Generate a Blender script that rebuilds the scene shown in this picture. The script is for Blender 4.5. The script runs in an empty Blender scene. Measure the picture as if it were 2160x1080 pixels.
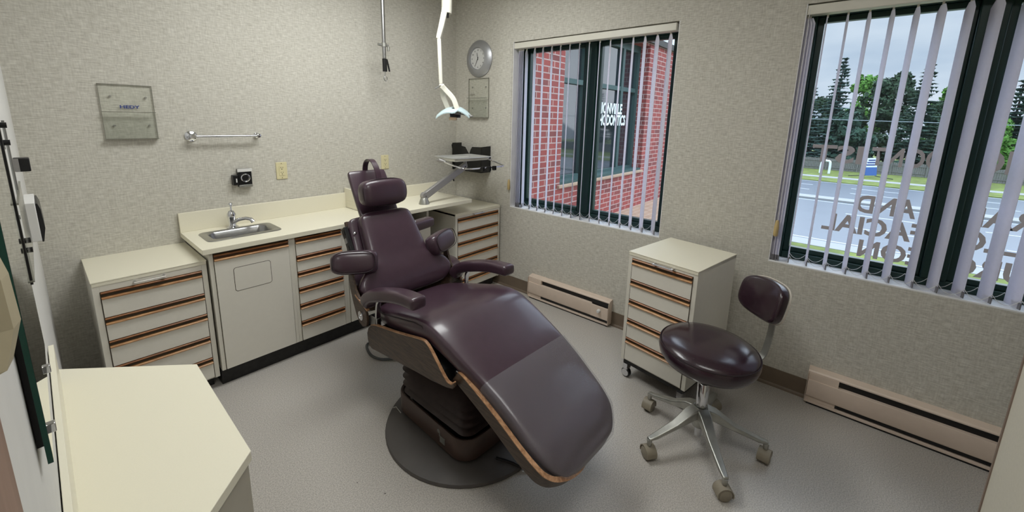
import bpy, bmesh, math, random
from mathutils import Vector, Matrix
C = bpy.context.scene.collection
PI = math.pi
random.seed(7)

# ---------------------------------------------------------------- camera
cam_data = bpy.data.cameras.new('camera')
cam = bpy.data.objects.new('camera', cam_data); C.objects.link(cam)
YAW, PITCH, ROLL = [math.radians(a) for a in (49.7166, -11.1192, 1.4229)]
Fv = Vector((math.cos(PITCH)*math.sin(YAW), math.cos(PITCH)*math.cos(YAW), math.sin(PITCH)))
R0 = Vector((math.cos(YAW), -math.sin(YAW), 0)); U0 = R0.cross(Fv)
Rv = R0*math.cos(ROLL) + U0*math.sin(ROLL); Uv = U0*math.cos(ROLL) - R0*math.sin(ROLL)
M = Matrix((Rv, Uv, -Fv)).transposed().to_4x4()
M.translation = Vector((-2.6319, -2.9445, 1.5))
cam.matrix_world = M
cam_data.sensor_fit = 'HORIZONTAL'; cam_data.sensor_width = 36.0
cam_data.lens = 36.0*857.3546/2160.0
cam_data.shift_y = -(540.0-417.2439)/2160.0
cam_data.clip_start = 0.004; cam_data.clip_end = 500
bpy.context.scene.camera = cam

# ---------------------------------------------------------------- world, lights, exposure
sc = bpy.context.scene
sc.view_settings.view_transform = 'Standard'; sc.view_settings.look = 'None'
sc.view_settings.gamma = 1.0; sc.view_settings.use_curve_mapping = False
sc.view_settings.exposure = 0.0
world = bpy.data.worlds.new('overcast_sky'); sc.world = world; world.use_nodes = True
nt = world.node_tree; nt.nodes.clear()
wo = nt.nodes.new('ShaderNodeOutputWorld'); bg = nt.nodes.new('ShaderNodeBackground')
tc = nt.nodes.new('ShaderNodeTexCoord'); mp = nt.nodes.new('ShaderNodeMapping'); mp.inputs['Scale'].default_value = (1.2, 1.2, 4.0)
nz = nt.nodes.new('ShaderNodeTexNoise'); nz.inputs['Scale'].default_value = 2.6; nz.inputs['Detail'].default_value = 5
cr = nt.nodes.new('ShaderNodeValToRGB')
cr.color_ramp.elements[0].position = 0.32; cr.color_ramp.elements[0].color = (0.33, 0.45, 0.60, 1)
cr.color_ramp.elements[1].position = 0.72; cr.color_ramp.elements[1].color = (0.62, 0.72, 0.82, 1)
nt.links.new(tc.outputs['Generated'], mp.inputs[0]); nt.links.new(mp.outputs[0], nz.inputs['Vector'])
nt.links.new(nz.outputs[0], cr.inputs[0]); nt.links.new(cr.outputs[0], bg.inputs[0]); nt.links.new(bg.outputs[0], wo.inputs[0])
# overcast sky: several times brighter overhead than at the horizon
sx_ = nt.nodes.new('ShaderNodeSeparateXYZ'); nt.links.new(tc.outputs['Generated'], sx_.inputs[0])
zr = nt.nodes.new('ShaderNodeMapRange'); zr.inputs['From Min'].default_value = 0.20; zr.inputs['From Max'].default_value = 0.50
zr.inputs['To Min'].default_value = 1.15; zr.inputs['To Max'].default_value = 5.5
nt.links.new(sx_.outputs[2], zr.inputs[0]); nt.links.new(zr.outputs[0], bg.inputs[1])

def area(name, loc, sx, sy, power, col=(1, 1, 1), rot=(0, 0, 0)):
    d = bpy.data.lights.new(name, 'AREA'); d.shape = 'RECTANGLE'; d.size = sx; d.size_y = sy; d.energy = power; d.color = col
    o = bpy.data.objects.new(name, d); C.objects.link(o); o.location = loc; o.rotation_euler = rot
    return o
area('troffer_light', (-1.35, -1.05, 2.555), 1.16, 0.56, 25, (0.97, 1.0, 1.0))
area('troffer_light', (-1.9, -3.0, 2.555), 0.56, 1.16, 10, (0.97, 1.0, 1.0))

# added soft sun, a very wide disc over the road, brightening blinds and room
sd_ = bpy.data.lights.new('added_soft_sun', 'SUN'); sd_.energy = 1.5; sd_.angle = math.radians(80); sd_.color = (0.90, 0.95, 1.0)
so_ = bpy.data.objects.new('added_soft_sun', sd_); C.objects.link(so_)
so_.rotation_euler = Vector((0.84, -0.12, 0.52)).to_track_quat('Z', 'Y').to_euler()

# ---------------------------------------------------------------- materials
def srgb(r, g, b):
    f = lambda c: (c/255/12.92 if c/255 <= 0.04045 else ((c/255+0.055)/1.055)**2.4)
    return (f(r), f(g), f(b), 1)
def mat(name, col, rough=0.5, metal=0.0, coat=0.0, spec=0.5, noise=0, nscale=20, bump=0.0, bscale=200, emit=0, trans=0, alpha=1, ior=1.45, stretch=(1, 1, 1)):
    m = bpy.data.materials.new(name); m.use_nodes = True
    n = m.node_tree.nodes; l = m.node_tree.links; b = n['Principled BSDF']
    b.inputs['Base Color'].default_value = col; b.inputs['Roughness'].default_value = rough; b.inputs['Metallic'].default_value = metal
    b.inputs['Coat Weight'].default_value = coat; b.inputs['Coat Roughness'].default_value = 0.15
    b.inputs['Specular IOR Level'].default_value = spec; b.inputs['IOR'].default_value = ior
    b.inputs['Transmission Weight'].default_value = trans; b.inputs['Alpha'].default_value = alpha
    if emit: b.inputs['Emission Color'].default_value = col; b.inputs['Emission Strength'].default_value = emit
    t = n.new('ShaderNodeTexCoord'); mpn = n.new('ShaderNodeMapping'); mpn.inputs['Scale'].default_value = stretch
    l.new(t.outputs['Object'], mpn.inputs[0])
    a = n.new('ShaderNodeTexNoise'); a.inputs['Scale'].default_value = nscale; a.inputs['Detail'].default_value = 6
    l.new(mpn.outputs[0], a.inputs['Vector'])
    mx = n.new('ShaderNodeMix'); mx.data_type = 'RGBA'; mx.blend_type = 'MULTIPLY'
    mx.inputs[0].default_value = 1.0; mx.inputs[6].default_value = col
    rr = n.new('ShaderNodeMapRange'); rr.inputs['To Min'].default_value = 1-noise; rr.inputs['To Max'].default_value = 1+noise
    rr.inputs['From Min'].default_value = 0.3; rr.inputs['From Max'].default_value = 0.7
    l.new(a.outputs[0], rr.inputs[0]); l.new(rr.outputs[0], mx.inputs[7]); l.new(mx.outputs[2], b.inputs['Base Color'])
    if bump:
        c = n.new('ShaderNodeTexNoise'); c.inputs['Scale'].default_value = bscale; c.inputs['Detail'].default_value = 3
        l.new(mpn.outputs[0], c.inputs['Vector'])
        bp = n.new('ShaderNodeBump'); bp.inputs['Strength'].default_value = bump; bp.inputs['Distance'].default_value = 0.002
        l.new(c.outputs[0], bp.inputs['Height']); l.new(bp.outputs[0], b.inputs['Normal'])
    return m

def wallpaper_mat():
    m = bpy.data.materials.new('woven_wallpaper'); m.use_nodes = True
    n = m.node_tree.nodes; l = m.node_tree.links; b = n['Principled BSDF']; b.inputs['Roughness'].default_value = 0.8
    b.inputs['Specular IOR Level'].default_value = 0.25
    t = n.new('ShaderNodeTexCoord')
    def layer(scale, ns, det=4):
        mpn = n.new('ShaderNodeMapping'); mpn.inputs['Scale'].default_value = scale; l.new(t.outputs['Object'], mpn.inputs[0])
        a = n.new('ShaderNodeTexNoise'); a.inputs['Scale'].default_value = ns; a.inputs['Detail'].default_value = det; l.new(mpn.outputs[0], a.inputs['Vector'])
        return a.outputs[0]
    h = layer((1, 1, 7), 26, 5)      # horizontal threads
    v = layer((5, 5, 1), 30, 4)      # vertical threads
    big = layer((1, 1, 1), 2.2, 2)
    def math_(op, a, bb):
        k = n.new('ShaderNodeMath'); k.operation = op
        for i, x in enumerate((a, bb)):
            if isinstance(x, (int, float)): k.inputs[i].default_value = x
            else: l.new(x, k.inputs[i])
        return k.outputs[0]
    s = math_('ADD', math_('MULTIPLY', h, 0.60), math_('ADD', math_('MULTIPLY', v, 0.38), math_('MULTIPLY', big, 0.06)))
    r = n.new('ShaderNodeValToRGB'); l.new(s, r.inputs[0])
    r.color_ramp.elements[0].position = 0.37; r.color_ramp.elements[0].color = srgb(175, 171, 160)
    r.color_ramp.elements[1].position = 0.66; r.color_ramp.elements[1].color = srgb(210, 207, 197)
    l.new(r.outputs[0], b.inputs['Base Color'])
    bp = n.new('ShaderNodeBump'); bp.inputs['Strength'].default_value = 0.45; bp.inputs['Distance'].default_value = 0.003
    l.new(s, bp.inputs['Height']); l.new(bp.outputs[0], b.inputs['Normal'])
    return m

def brick_mat(name, c1, c2, mortar, w, h, ms, plane='xz', rough=0.85, vec_swap=False):
    m = bpy.data.materials.new(name); m.use_nodes = True
    n = m.node_tree.nodes; l = m.node_tree.links; b = n['Principled BSDF']; b.inputs['Roughness'].default_value = rough
    t = n.new('ShaderNodeTexCoord'); s = n.new('ShaderNodeSeparateXYZ'); l.new(t.outputs['Object'], s.inputs[0])
    c = n.new('ShaderNodeCombineXYZ')
    if plane == 'xz':
        ad = n.new('ShaderNodeMath'); ad.operation = 'ADD'; l.new(s.outputs[0], ad.inputs[0]); l.new(s.outputs[1], ad.inputs[1])
        l.new(ad.outputs[0], c.inputs[0]); l.new(s.outputs[2], c.inputs[1])
    else: l.new(s.outputs[0], c.inputs[0]); l.new(s.outputs[1], c.inputs[1])
    br = n.new('ShaderNodeTexBrick'); l.new(c.outputs[0], br.inputs['Vector'])
    br.inputs['Scale'].default_value = 1.0; br.inputs['Brick Width'].default_value = w; br.inputs['Row Height'].default_value = h
    br.inputs['Mortar Size'].default_value = ms; br.inputs['Mortar Smooth'].default_value = 0.1; br.inputs['Bias'].default_value = -0.35
    br.inputs['Color1'].default_value = c1; br.inputs['Color2'].default_value = c2; br.inputs['Mortar'].default_value = mortar
    nz = n.new('ShaderNodeTexNoise'); nz.inputs['Scale'].default_value = 9; l.new(c.outputs[0], nz.inputs['Vector'])
    mr = n.new('ShaderNodeMapRange'); mr.inputs['To Min'].default_value = 0.82; mr.inputs['To Max'].default_value = 1.2; l.new(nz.outputs[0], mr.inputs[0])
    mx = n.new('ShaderNodeMix'); mx.data_type = 'RGBA'; mx.blend_type = 'MULTIPLY'; mx.inputs[0].default_value = 1
    l.new(br.outputs[0], mx.inputs[6]); l.new(mr.outputs[0], mx.inputs[7]); l.new(mx.outputs[2], b.inputs['Base Color'])
    return m

def floor_mat():
    m = bpy.data.materials.new('speckled_vinyl_floor'); m.use_nodes = True
    n = m.node_tree.nodes; l = m.node_tree.links; b = n['Principled BSDF']
    b.inputs['Specular IOR Level'].default_value = 0.45
    t = n.new('ShaderNodeTexCoord')
    a = n.new('ShaderNodeTexNoise'); a.inputs['Scale'].default_value = 210; a.inputs['Detail'].default_value = 3; l.new(t.outputs['Object'], a.inputs['Vector'])
    r = n.new('ShaderNodeValToRGB'); l.new(a.outputs[0], r.inputs[0])
    r.color_ramp.elements[0].position = 0.36; r.color_ramp.elements[0].color = srgb(160, 155, 149)
    r.color_ramp.elements[1].position = 0.62; r.color_ramp.elements[1].color = srgb(192, 187, 180)
    g = n.new('ShaderNodeTexNoise'); g.inputs['Scale'].default_value = 3; g.inputs['Detail'].default_value = 4; l.new(t.outputs['Object'], g.inputs['Vector'])
    mr = n.new('ShaderNodeMapRange'); mr.inputs['To Min'].default_value = 0.28; mr.inputs['To Max'].default_value = 0.5; l.new(g.outputs[0], mr.inputs[0])
    l.new(mr.outputs[0], b.inputs['Roughness'])
    v = n.new('ShaderNodeTexVoronoi'); v.inputs['Scale'].default_value = 7; l.new(t.outputs['Object'], v.inputs['Vector'])
    lt = n.new('ShaderNodeMath'); lt.operation = 'LESS_THAN'; lt.inputs[1].default_value = 0.022; l.new(v.outputs['Distance'], lt.inputs[0])
    mx = n.new('ShaderNodeMix'); mx.data_type = 'RGBA'; l.new(lt.outputs[0], mx.inputs[0]); l.new(r.outputs[0], mx.inputs[6]); mx.inputs[7].default_value = srgb(84, 78, 72)
    l.new(mx.outputs[2], b.inputs['Base Color'])
    bp = n.new('ShaderNodeBump'); bp.inputs['Strength'].default_value = 0.12; bp.inputs['Distance'].default_value = 0.002
    l.new(a.outputs[0], bp.inputs['Height']); l.new(bp.outputs[0], b.inputs['Normal'])
    return m

def wood_mat(name, dark, light, axis='X', rough=0.4):
    m = bpy.data.materials.new(name); m.use_nodes = True
    n = m.node_tree.nodes; l = m.node_tree.links; b = n['Principled BSDF']; b.inputs['Roughness'].default_value = rough
    t = n.new('ShaderNodeTexCoord'); mpn = n.new('ShaderNodeMapping')
    mpn.inputs['Scale'].default_value = {'X': (1.2, 6, 10), 'Z': (8, 8, 1)}[axis]; l.new(t.outputs['Object'], mpn.inputs[0])
    a = n.new('ShaderNodeTexNoise'); a.inputs['Scale'].default_value = 7; a.inputs['Detail'].default_value = 8; a.inputs['Distortion'].default_value = 1.8
    l.new(mpn.outputs[0], a.inputs['Vector'])
    r = n.new('ShaderNodeValToRGB'); l.new(a.outputs[0], r.inputs[0])
    r.color_ramp.elements[0].position = 0.38; r.color_ramp.elements[0].color = dark
    r.color_ramp.elements[1].position = 0.64; r.color_ramp.elements[1].color = light
    l.new(r.outputs[0], b.inputs['Base Color'])
    return m

def clear_mat(name, tint, haze, rough=0.08, trans=None):
    """thin clear sheet: mostly see-through, a share of it glossy/tinted"""
    m = bpy.data.materials.new(name); m.use_nodes = True
    n = m.node_tree.nodes; l = m.node_tree.links; b = n['Principled BSDF']; out = n['Material Output']
    b.inputs['Base Color'].default_value = tint; b.inputs['Roughness'].default_value = rough
    tr = n.new('ShaderNodeBsdfTransparent'); mx = n.new('ShaderNodeMixShader')
    fr = n.new('ShaderNodeFresnel'); fr.inputs[0].default_value = 1.45
    ad = n.new('ShaderNodeMath'); ad.operation = 'ADD'; ad.use_clamp = True; ad.inputs[1].default_value = haze; l.new(fr.outputs[0], ad.inputs[0])
    nz = n.new('ShaderNodeTexNoise'); nz.inputs['Scale'].default_value = 3; nz.inputs['Detail'].default_value = 1
    bp = n.new('ShaderNodeBump'); bp.inputs['Strength'].default_value = 0.5; bp.inputs['Distance'].default_value = 0.01; l.new(nz.outputs[0], bp.inputs['Height'])
    if trans: tr.inputs[0].default_value = trans
    ge = n.new('ShaderNodeNewGeometry'); iv = n.new('ShaderNodeMath'); iv.operation = 'SUBTRACT'; iv.inputs[0].default_value = 1.0; l.new(ge.outputs['Backfacing'], iv.inputs[1])
    mu = n.new('ShaderNodeMath'); mu.operation = 'MULTIPLY'; l.new(ad.outputs[0], mu.inputs[0]); l.new(iv.outputs[0], mu.inputs[1]); ad = mu
    l.new(ad.outputs[0], mx.inputs[0]); l.new(tr.outputs[0], mx.inputs[1]); l.new(b.outputs[0], mx.inputs[2]); l.new(mx.outputs[0], out.inputs[0])
    return m

WALLP = wallpaper_mat(); FLOOR = floor_mat()
WHITE = mat('white_paint', srgb(214, 213, 210), 0.6, noise=0.02, bump=0.05)
CEIL = mat('ceiling_white', srgb(225, 223, 215), 0.9, noise=0.05, nscale=60)
LAM = mat('cream_laminate', srgb(229, 224, 204), 0.38, noise=0.012, nscale=300)
CABM = mat('cream_enamel', srgb(218, 214, 202), 0.42, noise=0.015, nscale=40)
CABF = mat('cream_drawer_front', srgb(222, 218, 207), 0.45, noise=0.012, nscale=40)
LINE = mat('shadow_gap', srgb(70, 62, 50), 0.8, noise=0.05)
PULLD = wood_mat('dark_walnut_groove', srgb(84, 42, 22), srgb(116, 64, 36))
PULLM = wood_mat('brown_wood_lip', srgb(120, 74, 40), srgb(160, 106, 62))
PULLL = wood_mat('orange_wood_lip', srgb(160, 112, 70), srgb(200, 154, 106))
KICK = mat('black_toe_kick', srgb(28, 27, 27), 0.45, noise=0.5, nscale=30)
LEATHER = mat('aubergine_vinyl', srgb(60, 41, 52), 0.36, coat=0.5, noise=0.06, nscale=25, bump=0.06, bscale=450)
LEATHER2 = mat('dark_plum_vinyl', srgb(44, 27, 36), 0.25, coat=0.35, noise=0.12, nscale=18, bump=0.10, bscale=300)
SEAM = mat('dark_vinyl_piping', srgb(34, 22, 27), 0.7, noise=0.05)
WOOD = wood_mat('walnut_plywood', srgb(48, 35, 27), srgb(78, 60, 46))
EDGE = wood_mat('plywood_edge', srgb(142, 102, 70), srgb(184, 142, 106))
BLACK = mat('black_plastic', srgb(22, 22, 23), 0.35, noise=0.05)
RUBBER = mat('dark_grey_rubber', srgb(80, 76, 74), 0.5, noise=0.10, nscale=8, bump=0.1)
BELLOW = mat('black_bellows', srgb(58, 47, 45), 0.4, noise=0.15)
BANDM = mat('dark_brown_metal', srgb(66, 50, 43), 0.35, noise=0.15, nscale=14)
CHROME = mat('chrome', srgb(215, 216, 220), 0.10, metal=1.0, noise=0.02)
STEEL = mat('brushed_steel', srgb(168, 168, 168), 0.30, metal=1.0, noise=0.08, nscale=40, stretch=(1, 8, 1))
ALU = mat('cast_aluminium', srgb(172, 172, 166), 0.38, metal=0.85, noise=0.12, nscale=25)
GREYM = mat('grey_enamel_arm', srgb(150, 148, 146), 0.35, metal=0.3, noise=0.03)
IVORY = mat('ivory_plastic', srgb(214, 205, 165), 0.4, noise=0.02)
CASTER = mat('beige_caster_plastic', srgb(140, 132, 116), 0.5, noise=0.08)
BONE = mat('off_white_enamel', srgb(214, 211, 198), 0.35, noise=0.02)
HEATM = mat('pinkish_cream_enamel', srgb(214, 196, 180), 0.42, noise=0.03)
BASEB = mat('brown_vinyl_baseboard', srgb(112, 98, 83), 0.5, noise=0.05)
GREEN = mat('dark_green_aluminium', srgb(24, 52, 46), 0.35, noise=0.05)
TEAL = mat('teal_aluminium', srgb(50, 78, 76), 0.5, noise=0.05)
SILL = mat('white_sill', srgb(228, 228, 228), 0.35, noise=0.05, nscale=12)
SLAT = mat('pale_blind_fabric', srgb(232, 231, 238), 0.8, noise=0.04, nscale=60)
def _tl(m, amt, col):
    n = m.node_tree.nodes; l = m.node_tree.links; out = n['Material Output']; b = n['Principled BSDF']
    t = n.new('ShaderNodeBsdfTranslucent'); t.inputs[0].default_value = col; mx = n.new('ShaderNodeMixShader'); mx.inputs[0].default_value = amt
    l.new(b.outputs[0], mx.inputs[1]); l.new(t.outputs[0], mx.inputs[2]); l.new(mx.outputs[0], out.inputs[0])
_tl(SLAT, 0.5, srgb(232, 230, 240))
GLASS = clear_mat('window_glass', (0.8, 0.9, 0.9, 1), 0.0, 0.02)
ACRYL = clear_mat('clear_acrylic', srgb(190, 190, 180), 0.02, 0.06, (0.985, 0.99, 0.98, 1))
ACEDGE = mat('acrylic_edge', srgb(132, 130, 118), 0.3, alpha=0.75, noise=0.05)
SLEEVE = clear_mat('clear_vinyl_sleeve', srgb(160, 160, 165), 0.17, 0.13, (0.92, 0.92, 0.93, 1))
DGLASS = mat('dark_reflective_glass', srgb(30, 38, 44), 0.04, spec=0.8, ior=1.75, noise=0.02)
MIRROR = mat('mirror_silver', srgb(225, 228, 224), 0.01, metal=1.0, noise=0.005)
MEDGE = mat('green_glass_edge', srgb(16, 62, 50), 0.2, noise=0.05)
BRICK = brick_mat('red_brick', srgb(150, 68, 62), srgb(96, 56, 56), srgb(182, 156, 150), 0.205, 0.0677, 0.006)
PAVER = brick_mat('tan_paver', srgb(160, 130, 106), srgb(148, 118, 96), srgb(174, 152, 134), 0.2, 0.1, 0.006, 'xy')
STONE = mat('tan_stone_sill', srgb(176, 150, 128), 0.8, noise=0.1)
GRASS = mat('lawn_grass', srgb(98, 108, 46), 0.95, noise=0.35, nscale=1.6, bump=0.3)
ROAD = mat('wet_asphalt', srgb(88, 94, 104), 0.35, noise=0.08, nscale=2.0, stretch=(1, .15, 1))
CONC = mat('pale_concrete', srgb(140, 140, 138), 0.8, noise=0.06)
PAINT = mat('road_line_paint', srgb(165, 168, 172), 0.6, noise=0.03)
FENCEM = mat('weathered_fence_board', srgb(112, 110, 106), 0.8, noise=0.25, nscale=3, stretch=(1, 6, 1))
SPRUCE = mat('blue_spruce_needles', srgb(72, 96, 88), 0.9, noise=0.45, nscale=2.5)
SPRUCE2 = mat('dark_spruce_needles', srgb(50, 74, 60), 0.9, noise=0.45, nscale=2.5)
PINE = mat('dark_pine_needles', srgb(48, 68, 46), 0.9, noise=0.5, nscale=2.0)
LEAF = mat('bright_green_leaves', srgb(92, 136, 56), 0.9, noise=0.4, nscale=2.0)
BARK = mat('bark', srgb(70, 58, 48), 0.9, noise=0.3)
TEXTG = mat('window_lettering_taupe', srgb(160, 146, 140), 0.6, noise=0.04)
_tl(TEXTG, 0.5, srgb(120, 108, 102))
TEXTW = mat('white_vinyl_lettering', srgb(238, 246, 248), 0.5, noise=0.01)
BLUE = mat('blue_ink', srgb(44, 62, 128), 0.5, noise=0.02)
SIGNW = mat('sign_white', srgb(228, 234, 240), 0.5, noise=0.02)
OAK = mat('reddish_brown_casing', srgb(140, 112, 98), 0.55, noise=0.12, nscale=12, stretch=(6, 6, 1))
CLOTH = mat('cream_moulded_plastic', srgb(170, 160, 134), 0.5, noise=0.04)
DISH = mat('pale_blue_reflector', srgb(190, 210, 214), 0.25, noise=0.02, coat=0.3)
CLOCKF = mat('clock_face_white', srgb(210, 210, 208), 0.4, noise=0.01)
BLACKT = clear_mat('smoked_black_plastic', srgb(18, 18, 18), 0.82, 0.2, (0.4, 0.4, 0.4, 1))
DIFF = mat('lamp_diffuser', (1, .97, .9, 1), 0.5, emit=2.5)
WIRE = mat('grey_cable', srgb(70, 72, 72), 0.4, noise=0.05)

# ---------------------------------------------------------------- mesh helpers
class MB:
    def __init__(s): s.bm = bmesh.new(); s.mi = 0
    def _tag(s, fs):
        for f in fs: f.material_index = s.mi
    def box(s, x0, x1, y0, y1, z0, z1, mtx=None):
        if x0 > x1: x0, x1 = x1, x0
        if y0 > y1: y0, y1 = y1, y0
        if z0 > z1: z0, z1 = z1, z0
        v = [s.bm.verts.new(p) for p in ((x0,y0,z0),(x1,y0,z0),(x1,y1,z0),(x0,y1,z0),(x0,y0,z1),(x1,y0,z1),(x1,y1,z1),(x0,y1,z1))]
        if mtx:
            for q in v: q.co = mtx @ q.co
        fs = [s.bm.faces.new([v[i] for i in f]) for f in ((3,2,1,0),(4,5,6,7),(0,1,5,4),(1,2,6,5),(2,3,7,6),(3,0,4,7))]
        s._tag(fs); return s
    def loft(s, secs, cap=True, closed=True):
        rows = [[s.bm.verts.new(p) for p in sec] for sec in secs]; fs = []
        n = len(rows[0])
        for a, b in zip(rows, rows[1:]):
            for i in range(n if closed else n-1):
                j = (i+1) % n; fs.append(s.bm.faces.new((a[i], a[j], b[j], b[i])))
        if cap and closed:
            fs.append(s.bm.faces.new(rows[0][::-1])); fs.append(s.bm.faces.new(rows[-1]))
        s._tag(fs); return s
    def tube(s, pts, r, seg=10, flat=1.0, up=None):
        pts = [Vector(p) for p in pts]; secs = []; prev = None
        for i, p in enumerate(pts):
            t = (pts[min(i+1, len(pts)-1)] - pts[max(i-1, 0)]).normalized()
            a = up or (Vector((0, 0, 1)) if abs(t.z) < 0.95 else Vector((1, 0, 0)))
            if prev is not None and not up: a = prev
            u = t.cross(Vector(a)).normalized(); w = u.cross(t).normalized(); prev = w
            rr = r[i] if isinstance(r, (list, tuple)) else r
            secs.append([p + u*rr*math.cos(2*PI*k/seg) + w*rr*flat*math.sin(2*PI*k/seg) for k in range(seg)])
        return s.loft(secs)
    def ribbon(s, pts, hw, ht, up=(0, 0, 1)):
        """rectangular section swept along a path: half width hw across, half thickness ht along the frame normal"""
        pts = [Vector(p) for p in pts]; secs = []
        for i, p in enumerate(pts):
            t = (pts[min(i+1, len(pts)-1)] - pts[max(i-1, 0)]).normalized()
            u = t.cross(Vector(up)).normalized(); w = u.cross(t).normalized()
            a = hw[i] if isinstance(hw, (list, tuple)) else hw; b = ht[i] if isinstance(ht, (list, tuple)) else ht
            secs.append([p+u*a+w*b, p-u*a+w*b, p-u*a-w*b, p+u*a-w*b])
        return s.loft(secs)
    def lathe(s, prof, c=(0, 0, 0), axis='z', seg=32, mtx=None):
        c = Vector(c); secs = []
        for r, h in prof:
            r = max(r, 1e-4); ring = []
            for k in range(seg):
                a = 2*PI*k/seg; x, y = r*math.cos(a), r*math.sin(a)
                p = {'z': Vector((x, y, h)), 'x': Vector((h, x, y)), 'y': Vector((y, h, x))}[axis]
                if mtx: p = mtx @ p
                ring.append(c + p)
            secs.append(ring)
        return s.loft(secs)
    def prism(s, outline, d0, d1, plane='xz'):
        """outline in a plane, extruded between d0 and d1 on the remaining axis"""
        def q(a, b, d): return {'xz': (a, d, b), 'yz': (d, a, b), 'xy': (a, b, d)}[plane]
        return s.loft([[q(a, b, d0) for a, b in outline], [q(a, b, d1) for a, b in outline]])
    def quad(s, pts):
        f = s.bm.faces.new([s.bm.verts.new(p) for p in pts]); s._tag([f]); return s
    def build(s, name, m, parent=None, bev=0, smooth=False, sub=0, world=False, seg=2):
        bmesh.ops.recalc_face_normals(s.bm, faces=s.bm.faces)
        me = bpy.data.meshes.new(name)
        if world and parent is not None:
            p = parent; T = Matrix.Identity(4)
            while p is not None: T = p.matrix_basis @ T; p = p.parent
            s.bm.transform(T.inverted())
        s.bm.to_mesh(me); s.bm.free()
        for k in (m if isinstance(m, (list, tuple)) else [m]): me.materials.append(k)
        o = bpy.data.objects.new(name, me); C.objects.link(o)
        if parent is not None: o.parent = parent
        if bev:
            b = o.modifiers.new('bevel', 'BEVEL'); b.width = bev; b.segments = seg; b.limit_method = 'ANGLE'; b.angle_limit = math.radians(40)
        if sub:
            b = o.modifiers.new('sub', 'SUBSURF'); b.levels = sub; b.render_levels = sub
        if smooth or sub or bev:
            for f in me.polygons: f.use_smooth = True
            if not sub:
                try: me.set_sharp_from_angle(angle=math.radians(42))
                except Exception: pass
        return o

def thing(name, label, cat, loc=(0, 0, 0), rz=0, group=None):
    o = bpy.data.objects.new(name, None); C.objects.link(o); o.empty_display_size = 0.05
    o.location = loc; o.rotation_euler = (0, 0, rz); o['label'] = label; o['category'] = cat
    if group: o['group'] = group
    return o
def tag(o, label, cat, group=None, kind=None):
    o['label'] = label; o['category'] = cat
    if group: o['group'] = group
    if kind: o['kind'] = kind
    return o
def struct(o, label=None):
    o['kind'] = 'structure'
    if label: o['label'] = label
    return o
def text_mesh(name, body, size, m, mtx, parent=None, thick=0.0, ax='LEFT', sx=1.0, bold=0.0):
    cu = bpy.data.curves.new(name, 'FONT'); cu.body = body; cu.size = size; cu.extrude = thick; cu.offset = bold; cu.align_x = ax; cu.resolution_u = 3
    t = bpy.data.objects.new('t', cu); C.objects.link(t)
    dg = bpy.context.evaluated_depsgraph_get(); me = bpy.data.meshes.new_from_object(t.evaluated_get(dg))
    bpy.data.objects.remove(t)
    me.transform(Matrix.Diagonal((sx, 1, 1, 1))); me.transform(mtx)
    if parent is not None:
        p = parent; T = Matrix.Identity(4)
        while p is not None: T = p.matrix_basis @ T; p = p.parent
        me.transform(T.inverted())
    me.materials.clear(); me.materials.append(m); me.name = name
    o = bpy.data.objects.new(name, me); C.objects.link(o)
    if parent is not None: o.parent = parent
    return o
def frame(o, x, y, z):
    """matrix with columns x,y,z at origin o"""
    m = Matrix((Vector(x), Vector(y), Vector(z))).transposed().to_4x4(); m.translation = Vector(o); return m
def rrect(cx, cy, hx, hy, r, n=5):
    pts = []
    for sx, sy, a0 in ((1, 1, 0), (-1, 1, 90), (-1, -1, 180), (1, -1, 270)):
        for k in range(n+1):
            a = math.radians(a0+90*k/n); pts.append((cx+sx*(hx-r)+r*math.cos(a), cy+sy*(hy-r)+r*math.sin(a)))
    return pts

# ================================================================ ROOM SHELL
CH = 2.6; XL = -2.680; WT = 0.25
W1 = (-2.008, -0.690); W2 = (-3.96, -2.635); WZ = (0.7376, 2.10)
struct(MB().box(XL-0.2, 0.0, -4.4, 0.2, -0.12, 0).build('floor', FLOOR))
struct(MB().box(XL-0.2, WT, -4.4, 0.2, CH, CH+0.1).build('ceiling', CEIL))
struct(MB().box(XL-0.2, WT, 0, 0.2, 0, CH).build('wall_back', WALLP))
b = MB()
ys = [-4.4, W2[0], W2[1], W1[0], W1[1], 0.0]
for i in range(5):
    if i in (1, 3):
        b.box(0, WT, ys[i], ys[i+1], 0, WZ[0]); b.box(0, WT, ys[i], ys[i+1], WZ[1], CH)
    else: b.box(0, WT, ys[i], ys[i+1], 0, CH)
struct(b.build('wall_right', WALLP))
struct(MB().box(XL-0.15, XL, -4.4, 0, 0, CH).build('wall_left', WHITE))
struct(MB().box(XL-0.15, WT, -4.6, -4.4, 0, CH).build('wall_front', WALLP))
b = MB().box(-2.3, -1.215, -3.42, -3.30, 0, CH); struct(b.build('wall_partition', mat('partition_vinyl', srgb(198, 193, 178), 0.7, noise=0.03, nscale=120, bump=0.1)))
struct(MB().box(-1.219, -1.212, -3.303, -3.2975, 0, CH).build('trim_1', mat('brown_wallpaper_bead', srgb(128, 112, 100), .6, noise=.05)))
struct(MB().box(XL, XL+0.016, -3.6, -2.60, 0, CH).build('trim_2', OAK))
# baseboards with a small toe
def baseboard(name, y0, y1):
    b = MB().prism([(0.0, 0.0), (-0.014, 0.0), (-0.010, 0.010), (-0.004, 0.018), (-0.003, 0.109), (0, 0.109)], y0, y1, 'xz')
    struct(b.build(name, BASEB))
baseboard('baseboard_right', -4.4, -0.02)
struct(MB().box(XL, -0.01, -0.006, 0, 0, 0.109).build('baseboard_back', BASEB))

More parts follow.
